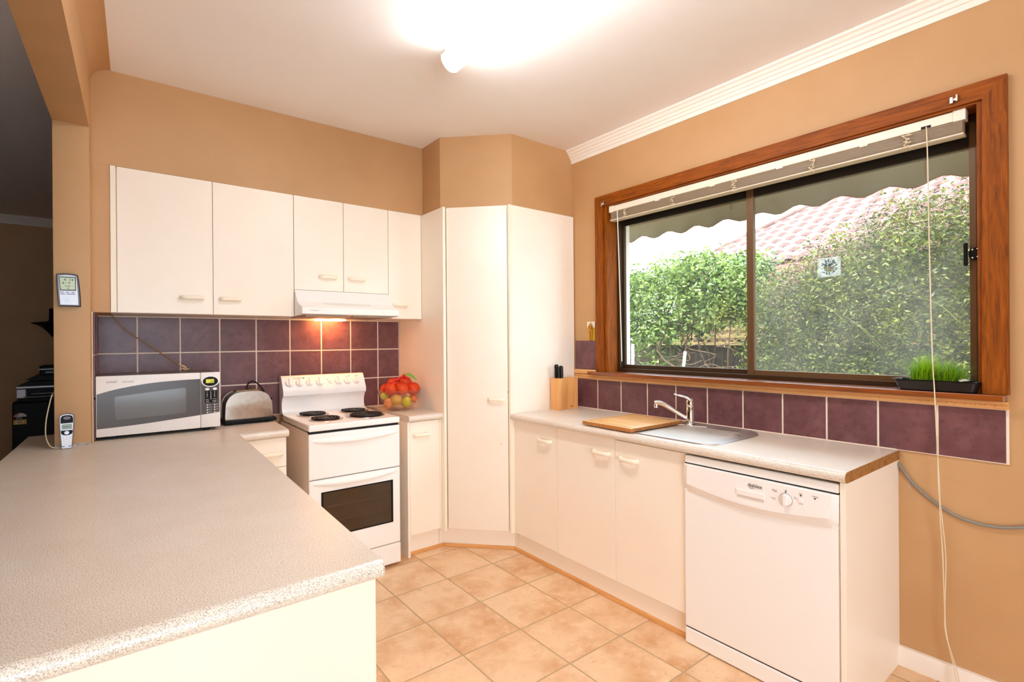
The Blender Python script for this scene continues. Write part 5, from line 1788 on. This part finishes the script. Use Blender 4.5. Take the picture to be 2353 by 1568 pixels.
sh1 = thing('leafy_shrub', 'bright green broad-leaved shrub outside the left pane', 'shrub', (4.85, 3.2, -.35))
t1 = ftop([(2.0, 2.02), (2.4, 2.16), (2.7, 2.22), (3.0, 2.27), (3.4, 2.22), (3.8, 2.20), (4.4, 2.1), (4.9, 1.9)])
b1 = ftop([(2.0, 1.55), (2.5, 1.56), (2.95, 1.52), (3.15, 1.40), (3.4, 1.38), (4.0, 1.30), (4.9, 1.1)])
leaves('foliage', clumps(2300, (4.60, 5.15, 2.35, 4.7), t1, b1, 9, .05), (.036, .075), (.009, .017), M['leaf_big'], sh1, rng)
t1b = ftop([(3.3, 1.25), (3.6, 1.3), (3.75, 1.15)])
leaves('foliage', clumps(60, (4.6, 4.95, 3.30, 3.72), t1b, lambda y: .8, 9, .06), (.035, .07), (.009, .016), M['leaf_big'], sh1, rng)
leaves('foliage', clumps(70, (4.5, 4.9, 2.35, 2.95), ftop([(2.3, 1.8), (2.6, 1.75), (2.95, 1.6)]), lambda y: 1.5, 14, .05), (.02, .035), (.003, .006), M['leaf_olive'], sh1, rng)
random.seed(21)
for k in range(16):
    y0 = random.uniform(2.5, 3.7)
    x0 = random.uniform(4.75, 5.1)
    P = [(x0, y0, -.35)]
    for j in range(1, 6):
        P.append((x0 + random.uniform(-.12, .12) * j * .4, y0 + random.uniform(-.20, .20) * j * .4 + (.12 * j if k % 3 == 0 else 0), -.35 + j * .40))
    tube('stem', P, [.016 * (1 - .13 * i / 4) for i in range(21)], M['bark'], sh1, 6, 4)
for k in range(12):
    y0, z0 = random.uniform(2.5, 3.4), random.uniform(1.0, 1.3)
    P = [(4.7, y0, z0)]
    a = random.uniform(-.6, .8)
    for j in range(1, 5):
        P.append((4.7 + random.uniform(-.05, .05), y0 + j * .11 * math.cos(a) * random.choice((1, 1, -.3)), z0 + j * .11 * math.sin(a) + random.uniform(-.04, .04)))
    tube('twig', P, .005, M['bark'], sh1, 5, 4)

sh2 = thing('climbing_hedge', 'dark green climbing hedge with pinkish new growth outside the right pane', 'hedge', (4.75, .8, -.35))
t2 = ftop([(-1.5, 2.3), (.2, 2.42), (.8, 2.42), (1.1, 2.40), (1.35, 2.36), (1.6, 2.22), (1.8, 2.12), (2.0, 1.98), (2.2, 1.90), (2.35, 1.80), (2.42, 1.5)])
b2 = ftop([(-1.5, -.3), (2.42, -.3)])
leaves('foliage', clumps(9500, (4.46, 5.2, -.9, 2.42), t2, b2, 16, .055), (.024, .052), (.005, .0105), M['leaf_small'], sh2, rng)
leaves('foliage', clumps(700, (4.42, 4.60, -.6, 2.40), t2, b2, 8, .05), (.022, .045), (.004, .008), M['leaf_olive'], sh2, rng)
tp2 = lambda y: t2(y) + .05
leaves('pink_growth', clumps(620, (4.46, 4.95, -.6, 2.15), tp2, lambda y: t2(y) - .22, 9, .05), (.016, .034), (.003, .007), M['leaf_pink'], sh2, rng, droop=-.5)
for k in range(12):
    y0, z0 = random.uniform(.4, 2.2), random.uniform(.9, 1.9)
    P = [(4.45, y0, z0)]
    a = random.uniform(-.3, 1.2)
    for j in range(1, 4):
        P.append((4.42 + random.uniform(-.04, .04), y0 - j * .08 * math.cos(a), z0 + j * .08 * math.sin(a) - .02 * j * j))
    tube('tendril', P, .0018, M['leaf_olive'], sh2, 4, 3)

# pale foliage further away at the left
sh3 = thing('distant_shrub', 'pale shrub showing above the fence at the far left', 'shrub', (6.6, 6.2, -.35))
leaves('foliage', clumps(500, (6.3, 7.0, 5.0, 7.4), ftop([(5.0, 2.3), (5.6, 2.55), (6.4, 2.5), (7.4, 2.4)]), lambda y: .3, 9, .09), (.05, .09), (.012, .02), M['leaf_big'], sh3, rng)

# neighbouring house: terracotta roof seen over the hedge
nh = thing('neighbour_house', 'neighbouring house with a terracotta tiled roof', 'house', (8.5, 3, -.35))
P0, sl, z0_ = Vector((6.5, 3.0)), .55, 2.2
nv, uv_ = Vector((.94, -.342)), Vector((.342, .94))


def roof(v, u, h=0):
    p = P0 + nv * v + uv_ * u
    return Vector((p.x, p.y, z0_ + sl * v + h))


def umax(v):
    return 3.80 - .72 * v


M['rtile'] = layered('terracotta_roof_tile', S(112, 80, 72), [(9, 4, .4, .65, S(126, 94, 86), .9), (40, 3, .5, .7, S(96, 64, 56), .5)], .7, rnd=1)
V = [roof(.25, -3.2, -.06), roof(.25, umax(.25), -.06), roof(4.6, umax(4.6), -.06), roof(4.6, -3.2, -.06)]
V += [v - Vector((0, 0, .05)) for v in V]
rf = mesh('roof', V, [(0, 1, 2, 3), (7, 6, 5, 4), (0, 4, 5, 1), (1, 5, 6, 2), (2, 6, 7, 3), (3, 7, 4, 0)], pm('roof_batten', S(120, 70, 56), .9), nh)
w0 = [P0 + nv * .7 + uv_ * u for u in (-3.0, 3.0)] + [P0 + nv * 4.5 + uv_ * u for u in (3.0, -3.0)]
prism('house_wall', [(p.x, p.y) for p in w0], 'z', -.35, 2.30, pm('brown_brick_wall', S(96, 70, 56), .9, noise=(12, S(120, 88, 70), 3)), nh)
# one wavy tile in its own frame, then copies
gauge, tw = .26, .27
bm = bmesh.new()
cols = 7
R1, R2 = [], []
for k in range(cols):
    f = k / (cols - 1)
    h = .018 * math.sin(f * 2 * PI) + .006
    R1.append((0, tw * f * 1.02, h + .040))
    R2.append((gauge * 1.12, tw * f * 1.02, h + .002))
slope_n = math.hypot(1, sl)
vt = lambda a, b_, h: Vector((nv.x * a + uv_.x * b_, nv.y * a + uv_.y * b_, sl * a + h))
va = [bm.verts.new(vt(*r)) for r in R1]
vb2 = [bm.verts.new(vt(*r)) for r in R2]
vc = [bm.verts.new(vt(r[0], r[1], r[2] - .05)) for r in R1]
for k in range(cols - 1):
    bm.faces.new((va[k], vb2[k], vb2[k + 1], va[k + 1]))
    bm.faces.new((vc[k], va[k], va[k + 1], vc[k + 1]))
me = bpy.data.meshes.new('roof_tile')
bm.to_mesh(me)
bm.free()
me.materials.append(M['rtile'])
for p in me.polygons:
    p.use_smooth = True
me.set_sharp_from_angle(angle=math.radians(50))
rest = []
cnt = 0
for r in range(15):
    v = .35 + r * gauge
    u = -2.9 + (r % 2) * tw * .5
    while u + tw * .5 < umax(v):
        if cnt < 290:
            o = bpy.data.objects.new('roof_tile', me)
            C.objects.link(o)
            o.parent = rf
            o.location = roof(v, u) - ORG[rf.name]
            cnt += 1
        u += tw
# hip capping
c0 = None
for k in range(13):
    v = .35 + k * .30
    a_, b_ = roof(v, umax(v), .01), roof(v + .34, umax(v + .34), .035)
    bm = bmesh.new()
    bm_tube(bm, [a_, b_], .085, 10, (1, .7))
    bmobj('hip_cap', bm, M['rtile'], rf, smooth=True)
